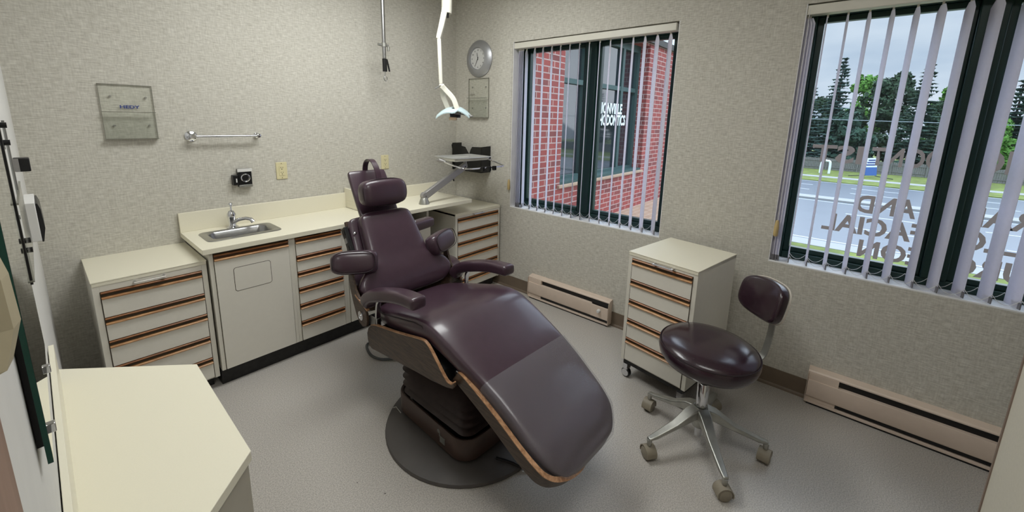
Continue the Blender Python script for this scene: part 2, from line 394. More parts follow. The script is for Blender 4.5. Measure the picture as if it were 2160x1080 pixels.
# ---- windows
def window(name, y0, y1):
    ym = (y0+y1)/2
    b = MB(); z0, z1 = WZ; fx0, fx1 = 0.115, 0.195
    b.box(fx0, fx1, y0, y0+0.045, z0, z1); b.box(fx0, fx1, y1-0.045, y1, z0, z1)
    b.box(fx0, fx1, y0+0.045, y1-0.045, z0, z0+0.045); b.box(fx0, fx1, y0+0.045, y1-0.045, z1-0.045, z1)
    b.box(fx0-0.01, fx1, ym-0.045, ym+0.045, z0+0.045, z1-0.045)
    fr = struct(b.build(name, GREEN, bev=0.004))
    for a, c in ((y0+0.045, ym-0.045), (ym+0.045, y1-0.045)):
        s = MB(); w = 0.028; x0, x1 = 0.135, 0.175
        s.box(x0, x1, a, a+w, z0+0.045, z1-0.045); s.box(x0, x1, c-w, c, z0+0.045, z1-0.045)
        s.box(x0, x1, a+w, c-w, z0+0.045, z0+0.045+w); s.box(x0, x1, a+w, c-w, z1-0.045-w, z1-0.045)
        s.build('window_sash', TEAL if False else GREEN, fr, bev=0.003)
        MB().box(0.150, 0.154, a+w, c-w, z0+0.045+w, z1-0.045-w).build('window_pane', GLASS, fr)
    MB().box(0.0, 0.115, y0, y1, z0-0.001, z0+0.008).build('window_sill', SILL, fr, bev=0.002)
    r = MB(); r.box(0.001, 0.115, y1-0.004, y1+0.0005, z0+0.008, z1); r.box(0.001, 0.115, y0-0.0005, y0+0.004, z0+0.008, z1)
    r.build('window_reveal', SILL, fr)
    return fr
win1 = window('window_1', *W1); win2 = window('window_2', *W2)

# ---- vertical blinds
def blind(y0, y1, near, ang, stack, label, rail_end):
    t = thing('vertical_blind', label, 'blind', (0.045, (y0+y1)/2, WZ[1]), group='vertical blinds hanging in the two windows')
    MB().box(0.004, 0.06, y0+rail_end, y1-0.004, WZ[1]-0.052, WZ[1]-0.006).build('headrail', BONE, t, bev=0.004, world=True)
    zt, zb = WZ[1]-0.065, WZ[0]+0.012
    wd = 0.089
    def slat(yn, a=None, xs=0.008):
        c, s_ = math.cos(a), math.sin(a)
        secs = []
        for z in (zb, zb+0.3, (zb+zt)/2, zt-0.03, zt):
            f = 1.0 if z < zt else 0.5
            row = []
            for side in (1, -1):
                for k in range(5):
                    q = k/4 if side == 1 else 1-k/4
                    bow = 0.004*(1-(2*q-1)**2) + side*0.0006
                    u = 0.5*wd + (q-0.5)*wd*f
                    row.append((xs + u*c - bow*s_, yn + u*s_ + bow*c, z))
            secs.append(row)
        o = MB().loft(secs).build('slat', SLAT, t, smooth=True, world=True)
        w = MB()
        w.box(-0.002, wd*0.5, -0.0022, 0.0022, 0, 0.03, Matrix.Translation((xs, yn, zb)) @ Matrix.Rotation(math.atan2(s_, c), 4, 'Z'))
        w.build('slat_weight', mat_weight, o, world=True)
        MB().box(xs+0.5*wd*c-0.004, xs+0.5*wd*c+0.004, yn+0.5*wd*s_-0.004, yn+0.5*wd*s_+0.004, zt-0.002, WZ[1]-0.05).build('slat_hook', BONE, o, world=True)
    n0, n1 = near[0], near[-1]
    A_ = lambda y: ang[0]+(ang[1]-ang[0])*(y-n0)/(n1-n0)
    for y in near: slat(y, A_(y)+math.radians(random.uniform(-2, 2)))
    for y in stack: slat(y, math.radians(37))
    allp = sorted(near)
    for xs_, zz in ((0.0, zb+0.03), (wd, zb+0.03)):
        ch = MB()
        for a, c in zip(allp, allp[1:]):
            ca, sa = math.cos(A_(a)), math.sin(A_(a)); 
            pts = []
            for k in range(9):
                q = k/8; sag = 0.035*(1-(2*q-1)**2)
                pts.append((0.008+xs_*ca, a+(c-a)*q+xs_*sa, zz-sag+0.012))
            ch.tube(pts, 0.0012, 5)
        ch.build('bead_chain', WHITE, t, world=True)
    return t
mat_weight = mat('grey_blind_weight', srgb(120, 118, 122), 0.5, noise=0.05)
near1 = [-0.81-0.0828*k for k in range(15)]
near1 = [y for y in near1 if y > -1.99]
b1 = blind(W1[0], W1[1], near1, (math.radians(25), math.radians(38)), [-0.745, -0.755, -0.765, -0.776, -0.788], 'vertical blind in the smaller window beside the clock, brick wall showing through it', 0.02)
near2 = [-2.728+0.0828*0-0.0828*k for k in range(15)]
b2 = blind(W2[0], W2[1], near2, (math.radians(7), math.radians(27)), [-2.655, -2.668, -2.68], 'vertical blind in the right window, trees and road showing through it', 0.0)
for (y, lab) in ((-0.683, 'tan wooden cord tassel at the left edge of the window by the clock'), (-2.652, 'tan wooden cord tassel at the left edge of the right window')):
    t = thing('cord_tassel', lab, 'tassel', (-0.012, y, 0.89), group='cord tassels of the blinds')
    MB().lathe([(0.006, 0.09), (0.009, 0.08), (0.012, 0.05), (0.012, 0.01), (0.009, 0.0)], (-0.012, y, 0.89), seg=12).build('weight', mat('tan_tassel', srgb(196, 172, 120), .5, noise=.05), t, world=True, smooth=True)
    MB().tube([(-0.012, y, 0.975), (-0.010, y, 1.5), (-0.006, y, WZ[1]-0.03)], 0.0013, 6).build('cord', WHITE, t, world=True)

# window lettering (reads the right way from the street)
def rev_text(body, y_left, y_right, z0, z1, label):
    """lettering stuck on the outside of the pane; seen mirrored from the room. y_left is its left end as seen from the street."""
    mt = frame((0.1555, y_left, z0), (0, 1, 0), (0, 0, 1), (1, 0, 0))
    o = text_mesh('window_lettering', body, 1.0, TEXTG, Matrix.Identity(4), bold=0.03)
    xs = [v.co.x for v in o.data.vertices]; yy = [v.co.y for v in o.data.vertices]
    w = max(xs)-min(xs); h = max(yy)-min(yy)
    o.data.transform(Matrix.Translation((-min(xs), -min(yy), 0))); o.data.transform(Matrix.Diagonal(((y_right-y_left)/w, (z1-z0)/h, 1, 1)))
    o.data.transform(mt)
    tag(o, label, 'lettering', 'lettering on the right window')
rev_text('IODONTIST'[2:6], -3.262+0.01, -2.99, 1.305, 1.40, 'mirrored letters DONT across the top line, on the wide pane of the right window')
rev_text('IST', -2.960, -2.742, 1.305, 1.40, 'mirrored letters IST ending the top line of the right window')
rev_text('PROSTHO', -3.87, -3.345, 1.305, 1.41, 'mirrored start of the top line, right of the mullion')
rev_text('AND', -3.198, -2.968, 1.056, 1.15, 'mirrored word AND on the left pane of the right window')
rev_text('FACIAL', -3.245, -2.840, 0.937, 1.034, 'mirrored word FACIAL below AND')
rev_text('EON', -3.252, -3.008, 0.82, 0.914, 'mirrored letters EON on the lowest line, over the grass')
rev_text('ORAL', -3.68, -3.362, 1.058, 1.150, 'mirrored word ORAL right of the mullion')
rev_text('MAXILLO', -3.86, -3.345, 0.942, 1.040, 'mirrored word MAXILLO right of the mullion')
rev_text('SURG', -3.66, -3.347, 0.82, 0.914, 'mirrored letters SURG on the lowest line right of the mullion')

# ================================================================ CABINETS
def pull(x0, x1, yf, z1, parent, h=0.034):
    """routed wooden finger pull: light upper lip, dark groove, orange lower lip; front plane at yf (faces -y)"""
    b = MB(); b.mi = 0
    b.prism([(yf+0.001, z1-0.007), (yf+0.008, z1-0.010), (yf+0.009, z1-h+0.014), (yf+0.003, z1-h+0.009), (yf+0.018, z1-h+0.008), (yf+0.018, z1-0.006)], x0, x1, 'yz')
    b.mi = 1
    b.prism([(yf-0.003, z1), (yf-0.006, z1-0.003), (yf-0.002, z1-0.008), (yf+0.018, z1-0.008), (yf+0.018, z1)], x0, x1, 'yz')
    b.mi = 2
    b.prism([(yf+0.012, z1-h+0.012), (yf-0.004, z1-h+0.010), (yf-0.008, z1-h+0.007), (yf-0.008, z1-h+0.003), (yf-0.003, z1-h), (yf+0.018, z1-h)], x0, x1, 'yz')
    return b.build('drawer_pull', [PULLD, PULLM, PULLL], parent)
def bar_handle(c, d, n, L, parent):
    """small chrome bar handle centred at c along direction d, standing off along n"""
    c, d, n = Vector(c), Vector(d), Vector(n); b = MB()
    b.tube([c-d*L/2+n*0.022, c+d*L/2+n*0.022], 0.0045, 8)
    for s in (-1, 1): b.tube([c+d*L/2*s*0.92, c+d*L/2*s*0.92+n*0.022], 0.006, 8)
    return b.build('handle', CHROME, parent, smooth=True)
def drawer_unit(name, label, x0, x1, depth, top, zb, tops, fascia=True, base=True, group=None, loc=None, rz=0, wheels=False, topmat=LAM, yb=0.0, handle_x=0.44):
    """built in its own frame: back at y=0, front at y=-depth, x from 0..w"""
    w = x1-x0
    t = thing(name, label, 'cabinet', loc or (x0, yb, 0), rz, group)
    b = MB(); st = 0.022
    b.box(0, w, -depth+0.002, 0, zb, top-0.004)
    b.build('carcass', CABM, t, bev=0.0015)
    for a_, c_ in ((0, st), (w-st, w)): MB().box(a_, c_, -depth-0.003, -depth+0.004, zb, top-0.02).build('face_stile', CABM, t, bev=0.001)
    if fascia: MB().box(st, w-st, -depth-0.003, -depth+0.004, tops[0]+0.002, top-0.02).build('fascia', CABM, t, bev=0.001)
    MB().box(-0.002, w+0.002, -depth-0.006, 0, top-0.006, top).box(0, w, -depth-0.005, 0, top-0.022, top-0.006).build('cabinet_top', topmat, t, bev=0.0015)
    zs = list(tops)+[zb+0.006]
    for i in range(len(tops)):
        zt, zl = zs[i], zs[i+1]
        d = MB().box(st+0.003, w-st-0.003, -depth-0.006, -depth+0.006, zl+0.003, zt-0.034); d = d.build('drawer', CABF, t, bev=0.001)
        pull(st+0.003, w-st-0.003, -depth-0.006, zt, d)
        MB().box(st, w-st, -depth-0.0005, -depth+0.001, zt-0.036, zt+0.001).build('shadow_gap', LINE, d)
        for a_ in (st, w-st-0.003): MB().box(a_, a_+0.003, -depth-0.0045, -depth, zl, zt).build('side_gap', LINE, d)
    if fascia and handle_x: bar_handle((w*handle_x+0.01, -depth-0.003, (tops[0]+top-0.02)/2+0.004), (1, 0, 0), (0, -1, 0), 0.115, t)
    if base: MB().box(0.02, w-0.02, -depth+0.05, -0.01, 0, zb).build('plinth', KICK, t)
    return t
GC = 'drawer cabinets with wooden pulls'
drawer_unit('drawer_cabinet', 'cream cabinet of five drawers left of the sink, with a chrome handle', -2.548, -2.128, 0.44, 0.737, 0.066, [0.684, 0.559, 0.444, 0.314, 0.190], group=GC)
drawer_unit('drawer_cabinet', 'cream cabinet of six drawers in the corner below the clock', -0.541, -0.021, 0.588, 0.745, 0.085, [0.701, 0.594, 0.500, 0.388, 0.281, 0.176], group=GC, yb=-0.002, handle_x=0.45)
# cabinets under the sink counter
RF = 0.455
def run_cab(name, label, x0, x1, tops, door=False, cat='cabinet'):
    t = thing(name, label, cat, (x0, 0, 0), group='fitted base cabinets under the sink counter')
    w = x1-x0; z0, z1 = 0.097, 0.772
    if door:
        b = MB().box(0, 0.018, -RF+0.002, -0.01, z0, z1).box(w-0.018, w, -RF+0.002, -0.01, z0, z1).box(0.018, w-0.018, -RF+0.002, -0.01, z0, z0+0.018).box(0.018, w-0.018, -0.03, -0.01, z0, z1)
    else: b = MB().box(0, w, -RF+0.002, -0.01, z0, z1)
    b.build('carcass', CABM, t, bev=0.001)
    g = 0.018
    for a_, c_ in ((0, g), (w-g, w)): MB().box(a_, c_, -RF-0.002, -RF+0.004, z0, z1).build('face_stile', CABM, t, bev=0.001)
    MB().box(g, w-g, -RF+0.0005, -RF+0.003, z0, z1).build('shadow_gap', LINE, t)
    zs = list(tops)+[z0]
    for i in range(len(tops)):
        zt, zl = zs[i], zs[i+1]
        d = MB().box(g+0.003, w-g-0.003, -RF-0.008, -RF+0.004, zl+0.003, zt-0.034).build('door' if door else 'drawer', CABF, t, bev=0.001)
        p = pull(g+0.003, w-g-0.003, -RF-0.008, zt, d)
        if door == 'hatch':
            o = rrect(0.192, 0.600, 0.092, 0.068, 0.014); ii = rrect(0.192, 0.600, 0.0895, 0.0655, 0.012); q = MB()
            q.prism(o, -RF-0.0086, -RF-0.007, 'xz'); q.build('hatch_gap', LINE, d)
            MB().prism(ii, -RF-0.0092, -RF-0.007, 'xz').build('hatch', CABF, d)
    MB().box(0, w, -RF+0.03, -0.03, 0.0, z0).build('toe_kick', KICK, t)
    return t
run_cab('base_cabinet', 'cream sink cabinet door with a square hatch outlined in it', -2.118, -1.711, [0.758], 'hatch')
run_cab('base_cabinet', 'cream column of six narrow drawers right of the sink cabinet', -1.711, -1.390, [0.762, 0.651, 0.550, 0.446, 0.340, 0.227])
run_cab('base_cabinet', 'cream cabinet with plain door partly behind the raised chair back', -1.390, -1.00, [0.762], 'plain')
t = thing('base_cabinet', 'cream cabinet end with open shelf gap behind the chair, below the bracket arm', 'cabinet', (-1.0, 0, 0), group='fitted base cabinets under the sink counter')
b = MB().box(-1.0, -0.985, -0.452, -0.01, 0.097, 0.825).box(-0.715, -0.695, -0.455, -0.01, 0.097, 0.825).box(-0.985, -0.715, -0.03, -0.01, 0.097, 0.825).box(-0.985, -0.715, -0.45, -0.03, 0.097, 0.115)
b.build('carcass', CABM, t, world=True, bev=0.001)
d = MB().box(-0.982, -0.690, -0.468, -0.450, 0.10, 0.662).build('door', CABF, t, world=True, bev=0.0015)
MB().box(-1.0, -0.70, -0.42, -0.03, 0, 0.097).build('toe_kick', KICK, t, world=True)

# countertops
t = thing('countertop', 'cream laminate countertop holding the steel sink', 'countertop', (-1.64, -0.24, 0.772))
x0, x1, y0, y1, z0, z1 = -2.144, -1.14, -0.477, -0.004, 0.773, 0.80
hx0, hx1, hy0, hy1 = -2.052, -1.748, -0.318, -0.152
b = MB()
def ring_slab(b, x0, x1, y0, y1, hx0, hx1, hy0, hy1, z0, z1):
    o = [(x0, y0), (x1, y0), (x1, y1), (x0, y1)]; h = [(hx0, hy0), (hx1, hy0), (hx1, hy1), (hx0, hy1)]
    V = {}
    for z in (z0, z1):
        for i in range(4): V['o', i, z] = b.bm.verts.new((*o[i], z)); V['h', i, z] = b.bm.verts.new((*h[i], z))
    for i in range(4):
        j = (i+1) % 4
        b.bm.faces.new((V['o', i, z1], V['o', j, z1], V['h', j, z1], V['h', i, z1])); b.bm.faces.new((V['o', i, z0], V['h', i, z0], V['h', j, z0], V['o', j, z0]))
        b.bm.faces.new((V['o', i, z0], V['o', j, z0], V['o', j, z1], V['o', i, z1])); b.bm.faces.new((V['h', i, z0], V['h', i, z1], V['h', j, z1], V['h', j, z0]))
ring_slab(b, x0, x1, y0, y1, hx0, hx1, hy0, hy1, z0, z1)
b.build('worktop', LAM, t, world=True, bev=0.0015)
MB().box(-2.144, -1.14, -0.022, -0.004, 0.80, 0.913).build('backsplash', LAM, t, world=True, bev=0.0015)
t = thing('countertop', 'raised cream countertop in the corner carrying the bracket arm', 'countertop', (-0.78, -0.32, 0.827))
MB().box(-1.14, -0.413, -0.644, -0.004, 0.829, 0.857).box(-1.14, -1.11, -0.60, -0.004, 0.8005, 0.829).build('worktop', LAM, t, world=True, bev=0.0015)
b = MB().box(-1.14, -1.122, -0.229, -0.004, 0.857, 0.947).box(-1.122, -0.415, -0.229, -0.212, 0.857, 0.947)
b.build('backsplash', LAM, t, world=True, bev=0.0015)
MB().box(-1.122, -0.415, -0.212, -0.004, 0.935, 0.947).build('ledge', LAM, t, world=True) if False else None

# sink
t = thing('sink', 'small stainless steel sink sunk into the counter', 'sink', (-1.90, -0.235, 0.80))
secs = []
for hx, hy, z, r in ((0.188, 0.118, 0.8005, 0.035), (0.186, 0.116, 0.805, 0.035), (0.158, 0.090, 0.806, 0.035), (0.150, 0.082, 0.799, 0.04), (0.143, 0.075, 0.76, 0.045), (0.135, 0.068, 0.68, 0.05), (0.115, 0.05, 0.662, 0.045), (0.03, 0.028, 0.658, 0.025)):
    secs.append([(a, c, z) for a, c in rrect(-1.90, -0.235, hx, hy, min(r, hy-0.001))])
b = MB(); b.loft(secs, cap=False); q = b.build('basin', STEEL, t, world=True, smooth=True)
md = q.modifiers.new('solid', 'SOLIDIFY'); md.thickness = 0.001; md.offset = -1
MB().lathe([(0.032, 0.659), (0.030, 0.663), (0.022, 0.661), (0.0, 0.660)], (-1.90, -0.235, 0), seg=24).build('drain', CHROME, t, world=True, smooth=True)
# faucet
fx, fy = -1.903, -0.090
t = thing('faucet', 'chrome single-lever faucet behind the sink', 'faucet', (fx, fy, 0.803))
MB().lathe([(0.0, 0.80), (0.030, 0.80), (0.031, 0.806), (0.022, 0.812), (0.020, 0.83), (0.021, 0.858), (0.024, 0.868), (0.023, 0.886), (0.013, 0.904), (0.0, 0.908)], (fx, fy, 0)).build('body', CHROME, t, world=True, smooth=True)
MB().tube([(fx+0.005, fy-0.01, 0.835), (fx+0.03, fy-0.035, 0.852), (fx+0.055, fy-0.065, 0.860), (fx+0.075, fy-0.088, 0.856), (fx+0.084, fy-0.098, 0.838)], [0.012, 0.011, 0.010, 0.011, 0.013], 12).build('spout', CHROME, t, world=True, smooth=True)
l = MB().tube([(fx, fy, 0.90), (fx+0.002, fy+0.004, 0.935)], [0.005, 0.004], 8); l = l.build('lever', CHROME, t, world=True, smooth=True)
MB().lathe([(0, -0.013), (0.008, -0.010), (0.012, 0), (0.008, 0.010), (0, 0.013)], (fx+0.002, fy+0.004, 0.943), seg=16).build('knob', CHROME, l, world=True, smooth=True)

# mobile drawer cart: corners by fit  FL(-.519,-2.037) FR(-.583,-2.427)
ang = math.atan2(-2.427+2.037, -0.583+0.519)      # direction of its front face
t = drawer_unit('drawer_cart', 'cream mobile cart of five drawers on casters below the window wall, behind the stool', 0, 0.395, 0.45, 0.78, 0.115, [0.742, 0.619, 0.500, 0.381, 0.262], base=False,
                loc=(-0.519+0.45*math.cos(ang+PI/2), -2.037+0.45*math.sin(ang+PI/2), 0), rz=ang, handle_x=0.52)
MB().box(0.012, 0.383, -0.44, -0.012, 0.088, 0.115).build('plinth', KICK, t)
for cx_, cy_ in ((0.03, -0.42), (0.365, -0.42), (0.03, -0.05), (0.365, -0.05)):
    c = MB().lathe([(0.0, -0.012), (0.024, -0.012), (0.028, -0.008), (0.028, 0.008), (0.024, 0.012), (0.0, 0.012)], (cx_, cy_-0.01, 0.028), 'y' , 20).build('caster', BLACK, t, smooth=True)
    MB().box(cx_-0.014, cx_+0.014, cy_-0.028, cy_+0.008, 0.055, 0.09).lathe([(0.0, 0.012), (0.024, 0.012), (0.024, 0.015), (0, 0.015)], (cx_, cy_-0.01, 0.03), 'y', 20).lathe([(0.0, -0.015), (0.022, -0.015), (0.022, -0.012), (0, -0.012)], (cx_, cy_-0.01, 0.03), 'y', 20).build('caster_fork', CHROME, c, smooth=True)

# foreground desk with cut corners against the left wall
t = thing('desk', 'cream laminate desk with cut corners in the left foreground', 'desk', (-2.53, -1.75, 0))
top = [(-2.650, -1.224), (-2.395, -1.50), (-2.402, -1.985), (-2.505, -2.092), (-2.56, -2.30), (-2.650, -2.32)]
top = [(XL+0.006, -1.235), (-2.395, -1.50), (-2.400, -1.985), (-2.66, -2.255), (XL+0.006, -2.255)]
MB().prism(top, 0.715, 0.74, 'xy').build('worktop', LAM, t, world=True, bev=0.0015)
low = [(XL+0.006, -1.25), (-2.402, -1.503), (-2.407, -1.982), (-2.66, -2.245), (XL+0.006, -2.245)]
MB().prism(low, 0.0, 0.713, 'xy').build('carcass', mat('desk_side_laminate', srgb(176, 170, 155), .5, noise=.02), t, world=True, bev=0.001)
MB().box(XL+0.002, -2.6675, -2.6, -1.34, 0.74, 0.86).build('backsplash', LAM, t, world=True, bev=0.001)

# ================================================================ DENTAL CHAIR (local: x forward to the toe, y towards the window, z up)
TH = math.radians(-92.7006)
ch = thing('dental_chair', 'dental chair with aubergine vinyl upholstery and walnut side panels, in the middle of the floor', 'dental chair', (-1.3697, -1.2537, 0), TH)
def se(c, u, n, w, h, e=0.45, k=24, bulge=0):
    """superellipse section around c in axes u (half w) and n (half h)"""
    pts = []
    for i in range(k):
        a = 2*PI*i/k; ca, sa = math.cos(a), math.sin(a)
        x = math.copysign(abs(ca)**e, ca); y = math.copysign(abs(sa)**e, sa)
        pts.append(Vector(c)+Vector(u)*x*w+Vector(n)*y*h)
    return pts
def interp(tab, x):
    for (a, b), (c, d) in zip(tab, tab[1:]):
        if x <= c: return b+(d-b)*max(0, (x-a))/(c-a)
    return tab[-1][1]
def smooth_path(pts, n):
    """Catmull-Rom resample"""
    P = [Vector(p) for p in pts]; P = [P[0]*2-P[1]]+P+[P[-1]*2-P[-2]]; out = []
    m = len(P)-3
    for k in range(n):
        s = k*m/(n-1); i = min(int(s), m-1); f = s-i; a, b_, c, d = P[i:i+4]
        out.append(0.5*((2*b_)+(c-a)*f+(2*a-5*b_+4*c-d)*f*f+(3*b_-a-3*c+d)*f**3))
    return out
# --- seat and leg cushion
SEAT = [(-0.13, 0.505), (-0.05, 0.548), (0.08, 0.582), (0.22, 0.618), (0.34, 0.648), (0.44, 0.655), (0.53, 0.630), (0.64, 0.585), (0.76, 0.535), (0.86, 0.482), (0.95, 0.422), (1.03, 0.364), (1.075, 0.310), (1.10, 0.274)]
WID = [(-0.13, 0.20), (-0.05, 0.235), (0.05, 0.262), (0.30, 0.278), (0.50, 0.278), (0.65, 0.268), (0.80, 0.252), (0.93, 0.240), (1.00, 0.236), (1.05, 0.224), (1.08, 0.195), (1.10, 0.15)]
THK = [(-0.13, 0.05), (0.0, 0.055), (0.4, 0.058), (0.6, 0.045), (1.0, 0.036), (1.10, 0.032)]
def cushion(tab, a0, a1, n, grow=0, close=True, e=0.38):
    path = smooth_path([(a, 0, z) for a, z in tab], 80)
    path = [p for p in path if a0 <= p.x <= a1]
    step = max(1, len(path)//n); path = path[::step]+([path[-1]] if (len(path)-1) % step else [])
    secs = []
    for i, p in enumerate(path):
        t_ = (path[min(i+1, len(path)-1)]-path[max(i-1, 0)]).normalized(); nn = Vector((-t_.z, 0, t_.x))
        w = interp(WID, p.x)+grow; h = interp(THK, p.x)+grow
        if close and i in (0, len(path)-1): w -= 0.02; h *= 0.7
        secs.append(se(p-nn*(interp(THK, p.x)), (0, 1, 0), nn, w, h, e))
        if i == 0 and close: secs.insert(0, se(p-nn*h-t_*0.012, (0, 1, 0), nn, w*0.85, h*0.45, e))
        if i == len(path)-1 and close: secs.append(se(p-nn*interp(THK, p.x)+t_*0.018, (0, 1, 0), nn, w*0.72, h*0.55, e))
    return secs
MB().loft(cushion(SEAT, -0.13, 1.12, 26)).build('seat_cushion', LEATHER, ch, sub=1)
# piping along the seat side seams
for s in (-1, 1):
    pts = [(a, s*(interp(WID, a)-0.004), interp(SEAT, a)-0.028) for a in [0.0+0.02*k for k in range(21)]]
    pts += [(0.43, s*0.272, 0.600), (0.445, s*0.274, 0.575)]
    MB().tube(pts, 0.0028, 6).build('piping', SEAM, ch, smooth=True)
# plastic sleeve over the leg end
sec = cushion(SEAT, 0.755, 1.12, 14, grow=0.0055, close=False)
for i, row in enumerate(sec):      # wrinkles pressed into the plastic
    for k, p in enumerate(row):
        w_ = 0.0022*math.sin(i*1.9+p.y*9)+0.0016*math.sin(p.y*38+i)
        if i > 9: w_ += 0.003*math.sin(p.y*60+i*2)
        row[k] = p+Vector((0.45, 0, 0.89))*w_*(1 if i > 0 else 0.3)
MB().loft(sec, cap=False).build('clear_leg_sleeve', SLEEVE, ch, sub=1)['label'] = 'clear glossy plastic sleeve over the leg cushion'
# --- backrest cushion : runs along direction V from bottom B0
B0 = Vector((-0.075, 0, 0.555)); Vd = Vector((-0.27, 0, 0.425)).normalized(); Nd = Vector((Vd.z, 0, -Vd.x))
def bk(v, y=0, n=0): return B0+Vd*v+Vector((0, y, 0))+Nd*n
BW = [(0.0, 0.21), (0.03, 0.265), (0.07, 0.290), (0.11, 0.284), (0.145, 0.258), (0.175, 0.212), (0.205, 0.186), (0.28, 0.176), (0.40, 0.167), (0.46, 0.160), (0.485, 0.15), (0.497, 0.11)]
BB = [(0.0, -0.01), (0.06, 0.010), (0.13, 0.012), (0.22, 0.0), (0.4, -0.005), (0.5, -0.012)]
secs = []
for v in (0.0, 0.015, 0.04, 0.07, 0.10, 0.13, 0.16, 0.19, 0.22, 0.26, 0.31, 0.36, 0.41, 0.45, 0.475, 0.49, 0.497):
    w = interp(BW, v); h = 0.045 if 0.01 < v < 0.48 else 0.028
    row = []
    for p in se(bk(v, 0, -0.045+interp(BB, v)), (0, 1, 0), Nd, w, h, 0.42, 28):
        q = abs((p.y)/w); p = p + Nd*(0.02*q**3*(1 if v < 0.2 else 0.2)); row.append(p)
    secs.append(row)
MB().loft(secs).build('backrest_cushion', LEATHER, ch, sub=1)
# upholstered back shell behind it
SW = [(0.0, 0.30), (0.12, 0.285), (0.22, 0.225), (0.34, 0.21), (0.46, 0.205), (0.50, 0.18)]
secs = [se(bk(v, 0, -0.115), (0, 1, 0), Nd, interp(SW, v), 0.030, 0.35, 24) for v in (0.10, 0.12, 0.16, 0.22, 0.28, 0.34, 0.40, 0.45, 0.485, 0.50)]
MB().loft(secs).build('back_shell', LEATHER, ch, sub=1)
# plywood shell: a curved sheet whose pale edge shows beside the cushion
def shell_sec(v, w, back, wrap, th=0.008):
    out = []; inn = []
    for k in range(13):
        q = -1+2*k/12; y = q*w; n = -back+wrap*abs(q)**4
        out.append(bk(v, y, n)); inn.append(bk(v, y*(1-th/w), n+th*1.4))
    return out+inn[::-1]
secs = [shell_sec(v, w, bb, wr) for v, w, bb, wr in ((-0.03, 0.302, 0.13, 0.16), (0.02, 0.307, 0.14, 0.14), (0.08, 0.305, 0.145, 0.10), (0.15, 0.285, 0.150, 0.055), (0.22, 0.245, 0.150, 0.03), (0.30, 0.222, 0.150, 0.02), (0.40, 0.212, 0.150, 0.02), (0.49, 0.205, 0.150, 0.02))]
sh = MB().loft(secs).build('plywood_back', WOOD, ch, smooth=True)
for s in (-1, 1):
    pts = []
    for v, w, bb, wr in ((-0.03, 0.302, 0.13, 0.16), (0.02, 0.307, 0.14, 0.14), (0.08, 0.305, 0.145, 0.10), (0.15, 0.285, 0.150, 0.055), (0.22, 0.245, 0.150, 0.03), (0.30, 0.222, 0.150, 0.02)):
        pts.append(bk(v, s*(w-0.005), -bb+wr+0.010))
    MB().ribbon(smooth_path(pts, 24), 0.0045, 0.007, up=(0, 1, 0)).build('pale_plywood_edge', EDGE, sh)
# headrest panel, cushion, strap
hp0 = bk(0.40, 0, -0.10); hp1 = Vector((-0.568, 0, 1.166)); HV = (hp1-hp0).normalized(); HN = Vector((HV.z, 0, -HV.x)); HL = (hp1-hp0).length
secs = [se(hp0+HV*(HL*q), (0, 1, 0), HN, w, h, 0.3, 24) for q, w, h in ((0, 0.118, 0.014), (0.3, 0.122, 0.017), (0.6, 0.122, 0.017), (0.9, 0.120, 0.017), (0.985, 0.117, 0.015), (1.0, 0.108, 0.008))]
MB().loft(secs).build('headrest_panel', LEATHER, ch, sub=1)
hc = Vector((-0.372, 0, 1.062)); CVd = Vector((-0.16, 0, 1)).normalized(); CN = Vector((CVd.z, 0, -CVd.x))
secs = [se(hc+Vector((0, 0.138*q, 0)), CVd, CN, 0.078*w, 0.055*w2, 0.62, 24) for q, w, w2 in ((-1, 0.42, 0.5), (-0.95, 0.72, 0.75), (-0.8, 0.92, 0.93), (-0.5, 1, 1), (0, 1.02, 1), (0.5, 1, 1), (0.8, 0.92, 0.93), (0.95, 0.72, 0.75), (1, 0.42, 0.5))]
hr = MB().loft(secs).build('headrest_cushion', LEATHER, ch, sub=1)
ring = [hc+CN*0.030+Vector((0, 0.136*math.copysign(abs(math.cos(a))**0.7, math.cos(a)), 0))+CVd*0.077*math.copysign(abs(math.sin(a))**0.7, math.sin(a)) for a in [2*PI*k/40 for k in range(41)]]
MB().tube(ring, 0.0025, 6).build('piping', SEAM, hr, smooth=True)
MB().box(-0.46, -0.40, -0.03, 0.03, 0.98, 1.07).build('headrest_bracket', STEEL, ch, bev=0.003)
pts = smooth_path([(-0.578, 0.0, 1.15), (-0.572, 0.0, 1.195), (-0.545, 0.0, 1.228), (-0.505, 0.0, 1.238), (-0.465, 0.0, 1.222), (-0.430, 0.0, 1.18), (-0.412, 0.0, 1.130)], 24)
MB().ribbon(pts, 0.014, 0.0028, up=(0, 1, 0)) .bm.free()
b = MB(); secs = []
for i, p in enumerate(pts):
    t_ = (pts[min(i+1, 23)]-pts[max(i-1, 0)]).normalized(); nn = Vector((-t_.z, 0, t_.x)); y = Vector((0, 0.016, 0))
    secs.append([p+y+nn*0.003, p-y+nn*0.003, p-y-nn*0.003, p+y-nn*0.003])
b.loft(secs).build('carry_strap', LEATHER, ch, smooth=True)
